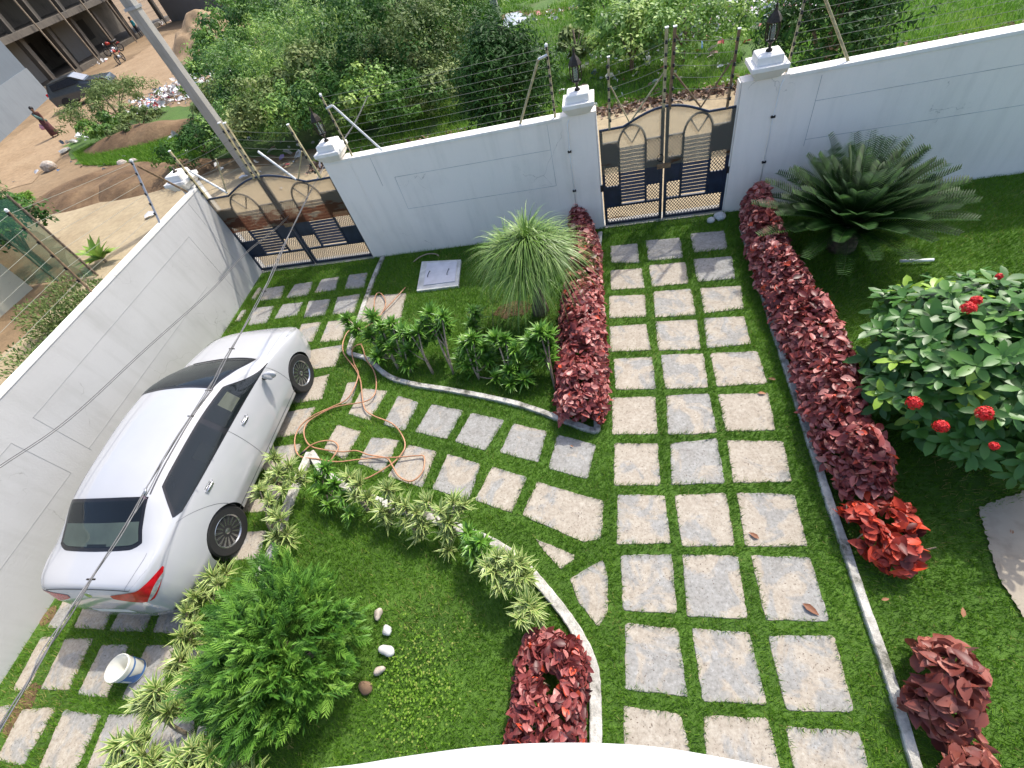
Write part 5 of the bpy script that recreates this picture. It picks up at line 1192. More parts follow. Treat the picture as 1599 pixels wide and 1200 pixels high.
def white_car():
    th = R(2.2); t = thing('parked_car', (-5.93,3.0,0.0), th, 'Clean white sedan parked on the driveway beside the left wall', 'car')
    # body skin
    ls = sorted(set(np.round(np.concatenate([np.linspace(_L[0],_L[-1],86), _L]),4))); vs = np.linspace(0,9,64)
    rows = []
    for l in ls:
        half = [S(l,v) for v in vs]; rows.append(half+[Vector((-p.x,p.y,p.z)) for p in reversed(half[1:-1])])
    n = len(rows[0]); m_ = MB(); v = [p for r in rows for p in r]
    f = [(i*n+j, i*n+(j+1)%n, (i+1)*n+(j+1)%n, (i+1)*n+j) for i in range(len(rows)-1) for j in range(n)]
    f += [tuple(range(n)), tuple(range(len(rows)*n-1,(len(rows)-1)*n-1,-1))]
    m_.add(v,f); body = m_.build('body',['carpaint','rubber'],t,auto=38)
    from mathutils.bvhtree import BVHTree
    bvh = BVHTree.FromPolygons([tuple(x) for x in v], f)
    cut = MB()
    for y in (1.325,-1.325):
        for sx in (-1,1): cut.tube([(sx*0.56,y,0.315),(sx*1.0,y,0.315)],0.365,40)
    co = cut.build('cutter','rubber',t); bpy.context.view_layer.update()
    bm = bmesh.new(); bm.from_mesh(co.data); bmesh.ops.recalc_face_normals(bm, faces=bm.faces); bm.to_mesh(co.data); bm.free()
    md = body.modifiers.new('arch','BOOLEAN'); md.operation='DIFFERENCE'; md.object=co; md.solver='EXACT'; md.material_mode='TRANSFER'
    dg_ = bpy.context.evaluated_depsgraph_get(); me = bpy.data.meshes.new_from_object(body.evaluated_get(dg_), preserve_all_data_layers=True, depsgraph=dg_)
    body.modifiers.clear(); body.data = me; bpy.data.objects.remove(co)
    # glass
    def win(a,b,c,d):  return a
    f0 = lambda v: 0.98-0.50*max(0,(v-5.2))*0.95
    r0 = lambda v: -1.46+0.26*max(0,(v-5.2)/1.3)**1.5+0.10*max(0,1-(v-5.2)/0.25)
    for sd in (1,-1):
        MB().grid(patch(lambda v: r0(v)-0.03, lambda v: f0(v)+0.03, 5.13, 6.70, 50, 14, 0.0025, sd)).build('window_trim','blacktrim',t,True)
        MB().grid(patch(lambda v: -0.22, lambda v: f0(v)-0.02, 5.22, 6.60, 30, 12, 0.006, sd)).build('window','carglass',t,True)
        MB().grid(patch(lambda v: r0(v)+0.02, lambda v: -0.30, 5.22, 6.60, 30, 12, 0.006, sd)).build('window','carglass',t,True)
        MB().grid(patch(lambda v: 0.02, lambda v: 0.26, 5.5, 6.35, 5, 6, 0.0045, sd)).build('headrest','seat_beige',t,True)
        MB().grid(patch(lambda v: -0.75, lambda v: -0.52, 5.3, 6.1, 5, 6, 0.0045, sd)).build('headrest','interior',t,True)
    base = lambda v: 1.135-0.16*(max(0,9-v)/2)**2.2*0.6; top = lambda v: 0.235-0.03*(max(0,9-v)/2)**2
    MB().grid(patch(top, base, 7.06, 9, 16, 16, 0.0025, 0)).build('windscreen_trim','blacktrim',t,True)
    MB().grid(patch(lambda v: top(v)+0.05, lambda v: base(v)-0.10, 7.2, 9, 16, 16, 0.006, 0)).build('windscreen','carglass',t,True)
    for (x0,x1) in ((0.05,0.62),(-0.45,0.12)):
        pts = []
        for k in range(9):
            x = x0+(x1-x0)*k/8; vv = 9-abs(x)/0.36 if abs(x) < .36 else 8-(abs(x)-.36)/.28; p = Sn(1.06+0.02*k/8-abs(x)*0.12,max(vv,7.1),0.02); pts.append((x,p.y,p.z))
        MB().tube(pts,0.006,6).build('wiper','blacktrim',t,True)
    rt = lambda v: -1.335+0.03*(max(0,9-v)/2)**2
    def rb(v): 
        s_ = max(0,9-v)/1.95; return -1.86+0.04*s_**2+0.16*max(0,s_-0.72)**1.3/0.28**1.3*0.35
    MB().grid(patch(rb, rt, 7.05, 9, 14, 18, 0.0025, 0)).build('rear_window_trim','blacktrim',t,True)
    MB().grid(patch(lambda v: rb(v)+0.05, lambda v: rt(v)-0.25, 7.25, 9, 8, 14, 0.004, 0)).build('parcel_shelf','shelf',t,True)
    MB().grid(patch(lambda v: rb(v)+0.04, lambda v: rt(v)-0.035, 7.22, 9, 14, 16, 0.008, 0)).build('rear_window','carglass',t,True)
    MB().grid(patch(lambda v: -1.81, lambda v: -1.785, 8.6, 9, 2, 6, 0.0055, 0)).build('brake_light','interior',t,True)
    # lamps
    for sd in (1,-1):
        def lamp(a0,a1,zlo,zhi,off,na=18,nz=6):
            rows=[]
            for i in range(na+1):
                f=i/na; an=a0+(a1-a0)*f; dr=Vector((math.cos(an)*sd,-math.sin(an),0)); r=[]
                for j in range(nz+1):
                    z=zlo(f)+(zhi(f)-zlo(f))*j/nz; o_=Vector((0,-1.75,z)); h=bvh.ray_cast(o_+dr*1.6,-dr)
                    r.append((h[0]+dr*off) if h[0] else o_+dr*.5)
                rows.append(r)
            return rows
        MB().grid(lamp(R(14),R(60),lambda f:.915-.17*min(1,f*2.2)+.13*max(0,f-.5)*2,lambda f:.935+.03*math.sin(PI*f)-.01*f,.006)).build('taillight','taillight',t,True)
        MB().grid(lamp(R(17),R(40),lambda f:.885-.14*f,lambda f:.885-.14*f+.05*math.sin(PI*f)+.004,.009)).build('reverse_light','lightclear',t,True)
        MB().grid(patch(lambda v: 2.02-0.50*((v-4.35)/1.0), lambda v: 2.10-0.24*((v-4.35)/1.0), 4.35, 5.35, 10, 10, 0.005, sd)).build('headlight','lightclear',t,True)
        # door gaps, handles, sill strip
        for (l0,l1,va,vb) in ((1.02,0.90,2.5,5.12),(-0.22,-0.24,2.4,5.12),(-1.02,-1.50,2.8,5.12)):
            g = lambda v,l0=l0,l1=l1,va=va,vb=vb: l0+(l1-l0)*((v-va)/(vb-va))**2
            MB().grid(patch(lambda v: g(v)-0.003, lambda v: g(v)+0.003, va, vb, 1, 26, 0.0015, sd)).build('door_gap','carseam',t)
        MB().grid(patch(lambda v: -1.02, lambda v: 1.02, 2.36, 2.42, 40, 2, 0.002, sd)).build('door_gap','carseam',t)
        for l in (0.02,-0.98):
            p = S(l,4.62); m2 = MB().tube([(sd*(p.x+0.002),l-0.085,p.z),(sd*(p.x+0.022),l-0.06,p.z+0.004),(sd*(p.x+0.024),l+0.05,p.z+0.004),(sd*(p.x+0.002),l+0.085,p.z)],[0.008,0.010,0.010,0.008],8); m2.build('door_handle','chrome',t,True)
            MB().grid([[Vector((sd*(S(l+dl,4.62+dv).x+0.0025),l+dl,S(l+dl,4.62+dv).z)) for dv in np.linspace(-.15,.12,4)] for dl in np.linspace(-.06,.06,5)]).build('handle_recess','rim',t,True)
        # mirror
        mm = Matrix.Rotation(R(12)*sd,3,'Z'); b = bmesh.new(); bmesh.ops.create_uvsphere(b,u_segments=20,v_segments=12,radius=1)
        for v_ in b.verts:
            q = Vector((v_.co.x*0.105,v_.co.y*0.075 if v_.co.y>0 else v_.co.y*0.03,v_.co.z*0.068)); q = mm@q; v_.co = q+Vector((sd*0.965,0.72,0.985))
        for fc in b.faces: fc.smooth = True
        me = bpy.data.meshes.new('mirror'); b.to_mesh(me); b.free(); me.materials.append(MATS['carpaint']); mo = bpy.data.objects.new('mirror',me); link(mo,t)
        MB().box(*sorted((sd*0.83,sd*0.90)),0.70,0.75,0.925,0.96).build('mirror_arm','blacktrim',t)
        MB().lathe([(0.001,0),(0.062,0),(0.001,0.002)],18,c=(sd*0.965,0.688,0.985),rot=Matrix.Rotation(R(90),3,'X')).build('mirror_glass','chrome',t)
        MB().grid(patch(lambda v: -1.28, lambda v: 0.22, 7.0, 7.07, 50, 2, 0.0022, sd)).build('roof_gutter','carseam',t,True)
        # bumper slot at the rear corner
        MB().grid(patch(lambda v: -2.27, lambda v: -2.05+0.06*(v-2.2), 2.25, 2.75, 12, 5, 0.003, sd)).build('bumper_vent','blacktrim',t,True)
    # boot and bonnet seams
    MB().grid(patch(lambda v: -2.235 if v>6 else -2.235+(6-v)*0.3, lambda v: -2.23 if v>6 else -2.23+(6-v)*0.3, 5.3, 9, 1, 40, 0.0016, 0)).build('boot_gap','carseam',t)
    for sd in (1,-1):
        MB().grid(patch(lambda v: -2.23, lambda v: -1.86, 6.5, 6.535, 24, 2, 0.0016, sd)).build('boot_gap','carseam',t)
        MB().grid(patch(lambda v: 1.16, lambda v: 1.98, 6.15, 6.18, 30, 2, 0.0016, sd)).build('bonnet_gap','carseam',t)
    for sx in (-0.33,0.33): MB().lathe([(0.018,0),(0.014,0.008),(0.002,0.01)],8,c=(sx,1.22,0.973)).build('washer_jet','blacktrim',t,True)
    MB().box(-0.26,0.26,-2.337,-2.31,0.50,0.61).build('number_plate','pvc',t)
    MB().box(-0.35,0.35,2.13,2.158,0.42,0.56).build('grille','blacktrim',t)
    MB().lathe([(0.001,0),(0.045,0),(0.045,0.006),(0.001,0.006)],20,c=(0,-2.262,0.93),rot=Matrix.Rotation(R(75),3,'X')).build('boot_emblem','chrome',t)
    # wheels
    for y in (1.325,-1.325):
        for sd in (1,-1):
            rot = Matrix.Rotation(R(90)*sd,3,'Y')
            wh = MB().lathe([(0.205,-0.10),(0.30,-0.105),(0.322,-0.085),(0.328,-0.03),(0.328,0.04),(0.322,0.075),(0.30,0.092),(0.215,0.088),(0.205,0.07)],56,c=(sd*0.755,y,0.328),rot=rot).build('wheel','rubber',t,auto=40)
            MB().lathe([(0.001,-0.02),(0.20,-0.02),(0.203,0.0),(0.001,0.0)],40,c=(sd*0.755,y,0.328),rot=rot).build('brake_disc','rimdark',wh)
            rm = MB(); 
            # rim lip ring
            K = 56; pr = [(0.200,0.055),(0.214,0.084),(0.206,0.088),(0.192,0.075),(0.190,0.02),(0.200,0.0)]
            vv = [Vector((sd*0.755,y,0.328))+rot@Vector((r_*math.cos(2*PI*j/K),r_*math.sin(2*PI*j/K),z)) for r_,z in pr for j in range(K)]
            rm.add(vv,[(i*K+j,i*K+(j+1)%K,((i+1)%len(pr))*K+(j+1)%K,((i+1)%len(pr))*K+j) for i in range(len(pr)) for j in range(K)])
            for k in range(15):
                a = 2*PI*k/15
                for da in (-0.05,0.05):
                    p = Vector((sd*0.755,y,0.328))+rot@Vector((0.035*math.cos(a),0.035*math.sin(a),0.062)); q = Vector((sd*0.755,y,0.328))+rot@Vector((0.198*math.cos(a+da),0.198*math.sin(a+da),0.070))
                    rm.bar(p,q,0.010,0.012,up=(1,0,0))
            rm.lathe([(0.001,0.05),(0.042,0.05),(0.040,0.072),(0.02,0.08),(0.001,0.08)],20,c=(sd*0.755,y,0.328),rot=rot)
            rm.build('rim','rim',wh)
white_car()

# ================================================================== BEYOND THE WALL
def bushmesh(name, n, r, h, leaf, mat, wr=0.5, lobes=3, lo=-0.3, tint=(0.5,0.22), broad=False, parent=None, clump=0.35):
    """crown of many small leaves in uneven clumps"""
    nc = max(10,int(n/70)); cd_ = rand_dirs(nc,0.1,lo); cr_ = rng.uniform(0.45,1.0,nc)**0.6
    C0 = cd_*cr_[:,None]*np.array([r,r,h*0.5]); C0[:,2] += h*0.5
    az = np.arctan2(C0[:,1],C0[:,0]); C0[:,:2] *= (1+0.18*np.sin(az*lobes+1.3)+0.1*np.sin(az*7))[:,None]
    idx = rng.integers(0,nc,n); d = rand_dirs(n,0.1,-0.8); sz = rng.uniform(0.6,1.3,nc)*clump*min(r,h*0.6)
    P = C0[idx]+d*sz[idx][:,None]*(rng.random(n)**0.4)[:,None]; P[:,2] = np.maximum(P[:,2],0.02)
    Nn = nrm(d+np.array([0,0,0.6])+rng.normal(0,0.35,(n,3))); D = nrm(np.cross(Nn,rng.normal(0,1,(n,3))))
    L = rng.uniform(0.7,1.3,n)*leaf; ct = rng.normal(tint[0],tint[1],nc)
    t_ = np.clip(ct[idx]+rng.normal(0,0.1,n),0,1)
    st = ((0,0.2),(0.45,1),(1,0)); return npmesh(name,[leaves(P,D,Nn,L,L*wr,t_,st,fold=0.1,droop=0.2)],mat,parent)
def trunk(t, h, r=0.06, mat='bark', limbs=4, spread=0.5):
    m_ = MB().tube([(0,0,-0.05),(0.03,0.0,h*0.4),(0,0.03,h*0.8)],[r,r*0.7,r*0.35],8)
    for i in range(limbs):
        a = i*2.4; m_.tube([(0.02,0,h*0.25),(math.cos(a)*spread*0.5,math.sin(a)*spread*0.5,h*0.5),(math.cos(a)*spread,math.sin(a)*spread,h*0.75)],[r*0.5,r*0.35,r*0.15],6)
    m_.build('trunk',mat,t,True)
# scrub thicket, one uncountable mass made of shared clumps
def thicket():
    pos = []
    for (px,py,r,h) in [(372,205,1.3,1.6),(420,190,1.5,2.0),(470,185,1.5,1.8),(530,175,1.5,1.8),(585,165,1.4,1.7),(640,165,1.3,1.4),(690,150,1.2,1.2),(360,130,2.2,2.2),(415,120,2.4,3.0),(475,105,2.5,3.2),(540,95,2.5,3.0),(600,90,2.5,3.0),(655,85,2.3,2.6),(700,60,2.2,2.2),(385,60,3.0,3.0),(440,40,3.2,3.4),(505,30,3.4,3.6),(570,25,3.4,3.6),(635,20,3.2,3.4),(690,5,3.0,3.0),(420,-10,4,4),(500,-30,5,4),(600,-35,5,4),(700,-40,5,4),(350,90,2.0,2.0),(325,205,1.0,1.0),(560,135,1.6,2.2),(450,150,1.8,2.2),(505,140,1.8,2.3),(395,155,1.6,1.8),(620,125,1.6,1.9),(670,110,1.5,1.6),(345,165,1.3,1.4)]:
        g = at(px,py,h*0.45); pos.append((g.x,g.y,r,h))
    V=[];ch=[]
    for i,(x,y,r,h) in enumerate(pos):
        d = math.hypot(x,y); n = int(min(4600, 2000*r*r*max(0.25,(18/d)**2)*1.5)); leaf = 0.085*max(1,d/22)
        nc = max(12,n//60); cd_ = rand_dirs(nc,0.15,-0.1); C0 = cd_*(rng.uniform(0.5,1,nc)**0.6)[:,None]*np.array([r*0.95,r*0.95,h*0.66]); C0[:,2] += h*0.38
        idx = rng.integers(0,nc,n); dd = rand_dirs(n,0.1,-0.6); sz = rng.uniform(0.4,1.3,nc)*0.33
        P = C0[idx]+dd*sz[idx][:,None]*(rng.random(n)**0.4)[:,None]*min(1.4,r/1.5); P[:,2] = np.maximum(P[:,2],0.0); P += np.array([x,y,GZ])
        Nn = nrm(dd+np.array([0,0,0.6])+rng.normal(0,0.35,(n,3))); D = nrm(np.cross(Nn,rng.normal(0,1,(n,3)))); lsz = rng.uniform(0.6,1.7,nc)[idx]; L = rng.uniform(0.7,1.3,n)*leaf*lsz
        ct = rng.normal(0.50+random.uniform(-.28,.30),0.20,nc); tt = np.clip(ct[idx]+rng.normal(0,.1,n),0,1)
        lc = leaves(P,D,Nn,L,L*random.choice([.3,.5,.6]),tt,((0,0.2),(0.45,1),(1,0)),fold=0.1,droop=0.2); ch.append((*lc[:4], random.choice([0,0,0,0,1,2])))
    o = npmesh('scrub_thicket', ch, ['scrub','scrubdark','olive']); tag(o,'dense mass of wild green scrub filling the ground beyond the front wall','scrub',kind='stuff')
thicket()
def bush(name, px, py, r, h, n, leaf, mat, label, cat='bush', group=None, wr=0.5, lo=-0.3, tint=(0.5,0.2), clump=0.35, tr=True):
    g = at(px,py,h*0.5); t = thing(name,(g.x,g.y,GZ),0,label,cat,group)
    if tr: trunk(t,h,min(0.09,0.03*h+0.02),spread=r*0.5)
    bushmesh('crown',n,r,h,leaf,mat,wr,lo=lo,tint=tint,parent=t,clump=clump); return t
bush('mango_tree',783,132,1.05,2.5,15000,0.13,'scrubdark','Round dense dark green tree just behind the wall, below the slim pole','tree',wr=0.28,tint=(0.33,0.2),clump=0.42,lo=-0.9)
bush('dark_tree',1296,52,1.15,2.7,9000,0.12,'scrubdark','Dense very dark green tree behind the wall right of the last lantern','tree',wr=0.32,tint=(0.35,0.2),clump=0.3)
bush('leafy_bush',985,62,1.2,1.6,4200,0.12,'scrub','Bright leafy bush on the waste ground above the pillar left of the small gate','bush','bushes on the waste ground')
bush('leafy_bush',1068,45,1.5,1.6,5000,0.10,'scrub','Spreading bush below the white rubbish heap','bush','bushes on the waste ground')
bush('leafy_bush',1050,-12,1.6,1.8,3800,0.12,'scrub','Dark topped bush cropped by the top edge above the small gate','bush','bushes on the waste ground')
bush('leafy_bush',960,15,1.5,1.8,3800,0.12,'scrub','Bush cropped by the top edge, right of the wet grass','bush','bushes on the waste ground')
bush('milkweed',897,72,0.6,1.4,700,0.18,'olive','Sparse grey green milkweed with upright stems above the second lantern from the right','bush',wr=0.5,clump=0.25)
bush('leafy_bush',735,10,1.5,1.6,3800,0.11,'scrub','Bush beside the top of the slim pole','bush','bushes on the waste ground')
bush('roadside_bush',172,165,2.2,1.9,5200,0.15,'olive','Wide olive bush in front of the dark parked car','bush','roadside bushes',wr=0.25)
bush('roadside_bush',158,200,0.9,1.1,1500,0.15,'scrub','Small bright green bush in front of the wide olive bush','bush','roadside bushes')
bush('roadside_bush',215,190,1.3,0.9,2200,0.12,'olive','Low dark bush on the soil mound left of the tall pole','bush','roadside bushes')
bush('hedge_bush',315,225,1.6,1.2,5500,0.09,'scrubdark','Dark leafy bush just behind the big gate and the tall pole','bush','roadside bushes',tint=(0.6,0.2))
bush('roadside_bush',20,318,0.8,0.6,900,0.14,'wildgrass','Tuft of bright weeds on the sandy road at the left edge','weeds','roadside bushes',wr=0.2,tr=False)
bush('leafy_tree',10,365,1.1,2.4,3500,0.12,'scrubdark','Dark small tree at the left edge above the green net','tree',tint=(0.5,0.2))
g = at(165,408); t = thing('broadleaf_plant',(g.x,g.y,GZ),0,'Broad leaved green plant standing outside the left wall','plant')
n=26; D=rand_dirs(n,0.5,0.1); npmesh('foliage',[leaves(np.zeros((n,3))+[0,0,0.1],D,np.tile([0,0,1.0],(n,1)),rng.uniform(.45,.75,n),rng.uniform(.14,.2,n),rng.uniform(.5,1,n),((0,.1),(.3,.8),(.6,1),(1,0)),fold=.2,droop=.35)],'scrub',t)
MB().tube([(0,0,-.02),(0,0,.2)],.04,8).build('stem','barkpale',t)
# weeds outside the left wall
ch=[]
for i in range(46):
    y = random.uniform(-1.0,7.4); x = random.uniform(-12.8,-9.0) if y < 6.6 else random.uniform(-13.5,-11.5); r=random.uniform(.35,.8); h=random.uniform(.5,1.2); n=1200
    D=rand_dirs(n,.1,-.2); P=D*(rng.random(n)**.5)[:,None]*np.array([r,r,h]); P[:,2]=np.abs(P[:,2]); P+=np.array([x,y,GZ])
    Nn=nrm(rand_dirs(n,.8,-.2)); DD=nrm(D+rng.normal(0,.5,(n,3))); L=rng.uniform(.05,.11,n); ch.append(leaves(P,DD,Nn,L,L*random.choice([.25,.4]),np.clip(rng.normal(random.uniform(.3,.6),.15,n),0,1),((0,.2),(.45,1),(1,0))))
o=npmesh('roadside_weeds',ch,'olive'); tag(o,'tangled olive weeds along the outside of the left wall','weeds',kind='stuff')
# wild grass beyond the lane
n=150000; x=rng.uniform(-9,16,n); y=13.3+rng.random(n)**1.5*22
keep=vnoise(x,y,1.6,31)*.6+vnoise(x,y,.5,32)*.4>.34; keep&=~in_poly(x,y,[(p.x,p.y) for p in [at(783,42),at(788,22),at(812,17),at(824,30),at(805,42),at(790,48)]])
x=x[keep];y=y[keep];n=len(x); sc=np.hypot(x,y)/16; a=rng.uniform(0,2*PI,n); lean=rng.uniform(.2,1.1,n); D=nrm(np.stack([np.cos(a)*lean,np.sin(a)*lean,np.ones(n)],1)); P=np.stack([x,y,np.full(n,GZ)],1)
h=rng.uniform(.10,.26,n); sd=np.stack([-np.sin(a),np.cos(a),np.zeros(n)],1)*(.011*sc)[:,None]
V=np.stack([P-sd,P+sd,P+D*h[:,None]],1).reshape(-1,3); tt=np.clip(.15+.7*vnoise(x,y,1.1,33)+rng.normal(0,.14,n),0,1)
o=npmesh('wild_grass',[(V,np.arange(n*3).reshape(-1,3),np.repeat(tt,3),None,0)],'wildgrass',smooth=False); tag(o,'rough bright green grass on the waste ground beyond the lane','grass',kind='stuff')
n=26000; q=[at(x_,y_) for x_,y_ in [(115,240),(150,225),(270,215),(330,235),(300,255),(200,258),(130,258)]]; xs=[p.x for p in q]; ys=[p.y for p in q]
x=rng.uniform(min(xs),max(xs),n*2);y=rng.uniform(min(ys),max(ys),n*2);k=in_poly(x,y,[(p.x,p.y) for p in q]);x=x[k];y=y[k];n=len(x);a=rng.uniform(0,2*PI,n);D=nrm(np.stack([np.cos(a)*.7,np.sin(a)*.7,np.ones(n)],1));P=np.stack([x,y,np.full(n,GZ)],1);sd=np.stack([-np.sin(a),np.cos(a),np.zeros(n)],1)*.016
V=np.stack([P-sd,P+sd,P+D*rng.uniform(.1,.25,n)[:,None]],1).reshape(-1,3)
o=npmesh('verge_grass',[(V,np.arange(n*3).reshape(-1,3),np.repeat(np.clip(rng.normal(.45,.2,n),0,1),3),None,0)],'grass',smooth=False); tag(o,'strip of green grass along the sandy road at the left','grass',kind='stuff')
# rubbish and rubble
def scatter(name, spots, label, cat, mat, size, flatz=0.4, tint=None):
    ch=[]
    for (px,py,sx,sy,n,hh) in spots:
        g=at(px,py); a=rng.normal(0,1,(n,2)); P=np.stack([g.x+a[:,0]*sx,g.y+a[:,1]*sy,GZ+0.03+rng.random(n)*hh*np.exp(-(a**2).sum(1)*.5)],1)
        D=rand_dirs(n,0,-1); D[:,2]*=flatz; Nn=nrm(rand_dirs(n,1.0,-.2)); L=rng.uniform(.5,1.6,n)*size
        tv=rng.random(n)**1.8 if tint is None else rng.uniform(*tint,n)
        ch.append(leaves(P,D,Nn,L,L*rng.uniform(.4,.9,n),tv,((0,.7),(.5,1),(1,.6)),fold=.25,droop=.3))
    o=npmesh(name,ch,mat,smooth=False); tag(o,label,cat,kind='stuff')
scatter('litter',[(1185,12,1.8,1.1,420,.5),(1160,28,1.0,.6,120,.3),(740,150,1.5,1,14,.1),(1010,130,2,.8,26,.1),(1080,58,1.2,.8,30,.1),(1020,80,1.6,1,30,.1),(920,120,1.0,.8,30,.1),(1100,95,1.5,1,26,.1),(840,85,.5,.5,40,.15),(912,88,.3,.3,14,.25),(955,100,1,.6,14,.1),(870,20,.6,.6,30,.1),(960,75,.5,.5,18,.15)],'plastic bags and rubbish strewn over the grass beyond the lane','litter','litter',.16)
scatter('litter',[(265,150,1.6,1.2,260,.5),(285,140,.9,.7,120,.5),(310,120,.8,.8,80,.3),(245,165,1,.8,90,.3),(340,190,1,.8,40,.1),(150,100,.5,.3,20,.2),(250,40,.8,.5,40,.3),(130,215,.5,.5,16,.2),(360,215,1.2,.8,20,.1),(450,245,2,1,30,.1),(160,250,3,1,26,.1)],'heap of white rubbish below the tall concrete pole','litter','litter',.22)
ch=[];n=4200; x=rng.uniform(-9,14,n); y=13.15+rng.normal(0,.20,n); P=np.stack([x,y,GZ+rng.random(n)*.10],1); D=rand_dirs(n,0,-1);D[:,2]*=.4
o=npmesh('rubble',[leaves(P,D,nrm(rand_dirs(n,.8,-.3)),rng.uniform(.05,.16,n),rng.uniform(.04,.10,n),rng.random(n),((0,.6),(.5,1),(1,.5)),fold=.3,droop=.2)],'rubblemat',smooth=False); tag(o,'line of brown rubble and broken tiles along the far side of the lane','rubble',kind='stuff')
def mound(px,py,rx,ry,h,mat,label,name,group,seed=0):
    g=at(px,py); K=34; rows=[]
    for i in range(K+1):
        r=[]
        for j in range(K+1):
            u=(i/K*2-1);v=(j/K*2-1);d=math.sqrt(u*u+v*v); f=max(0,1-d*d)**1.1
            z=h*f*(.7+.5*float(vnoise(np.array([u*rx]),np.array([v*ry]),.7,seed)[0])); r.append((u*rx,v*ry,z-.03))
        rows.append(r)
    o=MB().grid(rows).build(name,mat,None,True,loc=(g.x,g.y,GZ)); return tag(o,label,'mound',group)
mound(330,62,3.2,3.6,1.7,'sand','Pale sand pile against the grey block wall','sand_pile','sand piles',1)
mound(345,85,3.6,3.2,1.1,'sand','Wider low sand pile next to the scrub','sand_pile','sand piles',2)
mound(225,215,4.2,1.3,.55,'mound','Brown soil bank behind the grass strip','soil_mound','soil mounds',3)
mound(150,290,3.4,2.0,.35,'mound','Low brown soil mound between the road and the lane','soil_mound','soil mounds',4)
mound(230,280,3.2,1.4,.4,'mound','Brown soil mound nearest the corner pillar','soil_mound','soil mounds',5)
def rock(px,py,s_,label,mat='pebble'):
    bm=bmesh.new(); bmesh.ops.create_icosphere(bm,subdivisions=2,radius=1)
    for v in bm.verts: v.co=Vector((v.co.x*s_[0],v.co.y*s_[1],v.co.z*s_[2]))*(1+random.uniform(-.12,.12))
    me=bpy.data.meshes.new('rock');bm.to_mesh(me);bm.free();me.materials.append(MATS[mat]);o=bpy.data.objects.new('rock',me);link(o);g=at(px,py);o.location=(g.x,g.y,s_[2]*.5);tag(o,label,'rock','rocks by the sandy road')
rock(80,264,(.36,.28,.24),'Large squarish pale rock beside the sandy road','pebble'); rock(103,237,(.2,.3,.1),'White flat rock by the roadside bush','concrete_light'); rock(193,258,(.22,.18,.14),'Pale rock left of the leaning fence post head','pebble'); rock(210,255,(.2,.15,.12),'Pale rock right beside the leaning fence post head','pebble')

# net enclosure and cream building outside the left wall
t=thing('shade_net_fence',(-15.4,8.75,0),0,'Green shade net panel on posts outside the left wall','net fence')
MB().add([(-1.6,0,0),(1.5,0,0),(1.5,0,2.3),(-1.6,0.0,2.3)],[(0,1,2,3)]).build('net_panel','net',t)
for x in (-1.6,0,1.5): MB().tube([(x,0.03,-.05),(x,0.03,2.35)],.03,7).build('post','bark',t)
t=thing('cream_building',(-16.2,3.0,0),0,'Cream plastered building at the left edge beside the green net','building')
MB().box(-6,0,-7,5.6,-.1,3.2).build('wall','cream_wall',t); MB().box(-6.2,.15,-7.2,5.75,3.2,3.35).build('roof_slab','concrete',t)
MB().box(0.0,.03,-2.0,-.8,1.0,2.1).build('window','dark_room',t)

# blue house, unfinished block, grey block wall
def facing(pa,pb):
    a=at(*pa);b=at(*pb);d=(b-a);d.z=0;L=d.length;return a,math.atan2(d.y,d.x),L
a=at(78,150);b=at(-30,248); d=(b-a); ang=math.atan2(d.y,d.x); L=d.length
t=thing('blue_house',(a.x,a.y,GZ),ang,'Blue grey plastered house with paler plinth at the left edge','house')
MB().box(0,L+14,-12,0,1.9,8.5).build('wall','blue_wall',t); MB().box(-.06,L+14,-12,.06,-.1,1.9).build('plinth','blue_plinth',t)
MB().box(-.2,L+14.2,-12.2,.3,8.5,8.7).build('roof_slab','concrete',t)
print('blue', a, b, L)
a,ang,L=facing((97,132),(268,30))
t=thing('unfinished_building',(a.x,a.y,GZ),ang,'Unfinished concrete frame building with dark open bays at the top left','building')
sgn = 1
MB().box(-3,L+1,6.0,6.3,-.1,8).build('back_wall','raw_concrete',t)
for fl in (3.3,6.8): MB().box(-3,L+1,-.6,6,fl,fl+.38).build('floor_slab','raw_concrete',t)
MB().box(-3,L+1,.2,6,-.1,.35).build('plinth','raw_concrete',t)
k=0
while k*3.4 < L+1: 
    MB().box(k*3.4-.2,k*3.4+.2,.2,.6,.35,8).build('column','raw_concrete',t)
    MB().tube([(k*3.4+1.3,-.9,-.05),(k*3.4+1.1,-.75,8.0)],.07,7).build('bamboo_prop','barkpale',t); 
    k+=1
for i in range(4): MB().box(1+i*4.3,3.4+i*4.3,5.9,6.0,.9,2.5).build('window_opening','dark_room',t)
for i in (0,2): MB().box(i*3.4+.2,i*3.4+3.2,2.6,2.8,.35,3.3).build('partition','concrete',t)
a,ang,L=facing((268,34),(365,18))
t=thing('block_wall',(a.x,a.y,GZ),ang,'Grey rendered block wall behind the sand pile','wall'); MB().box(0,L+6,0,.3,-.1,4.5).build('wall_body','concrete',t)

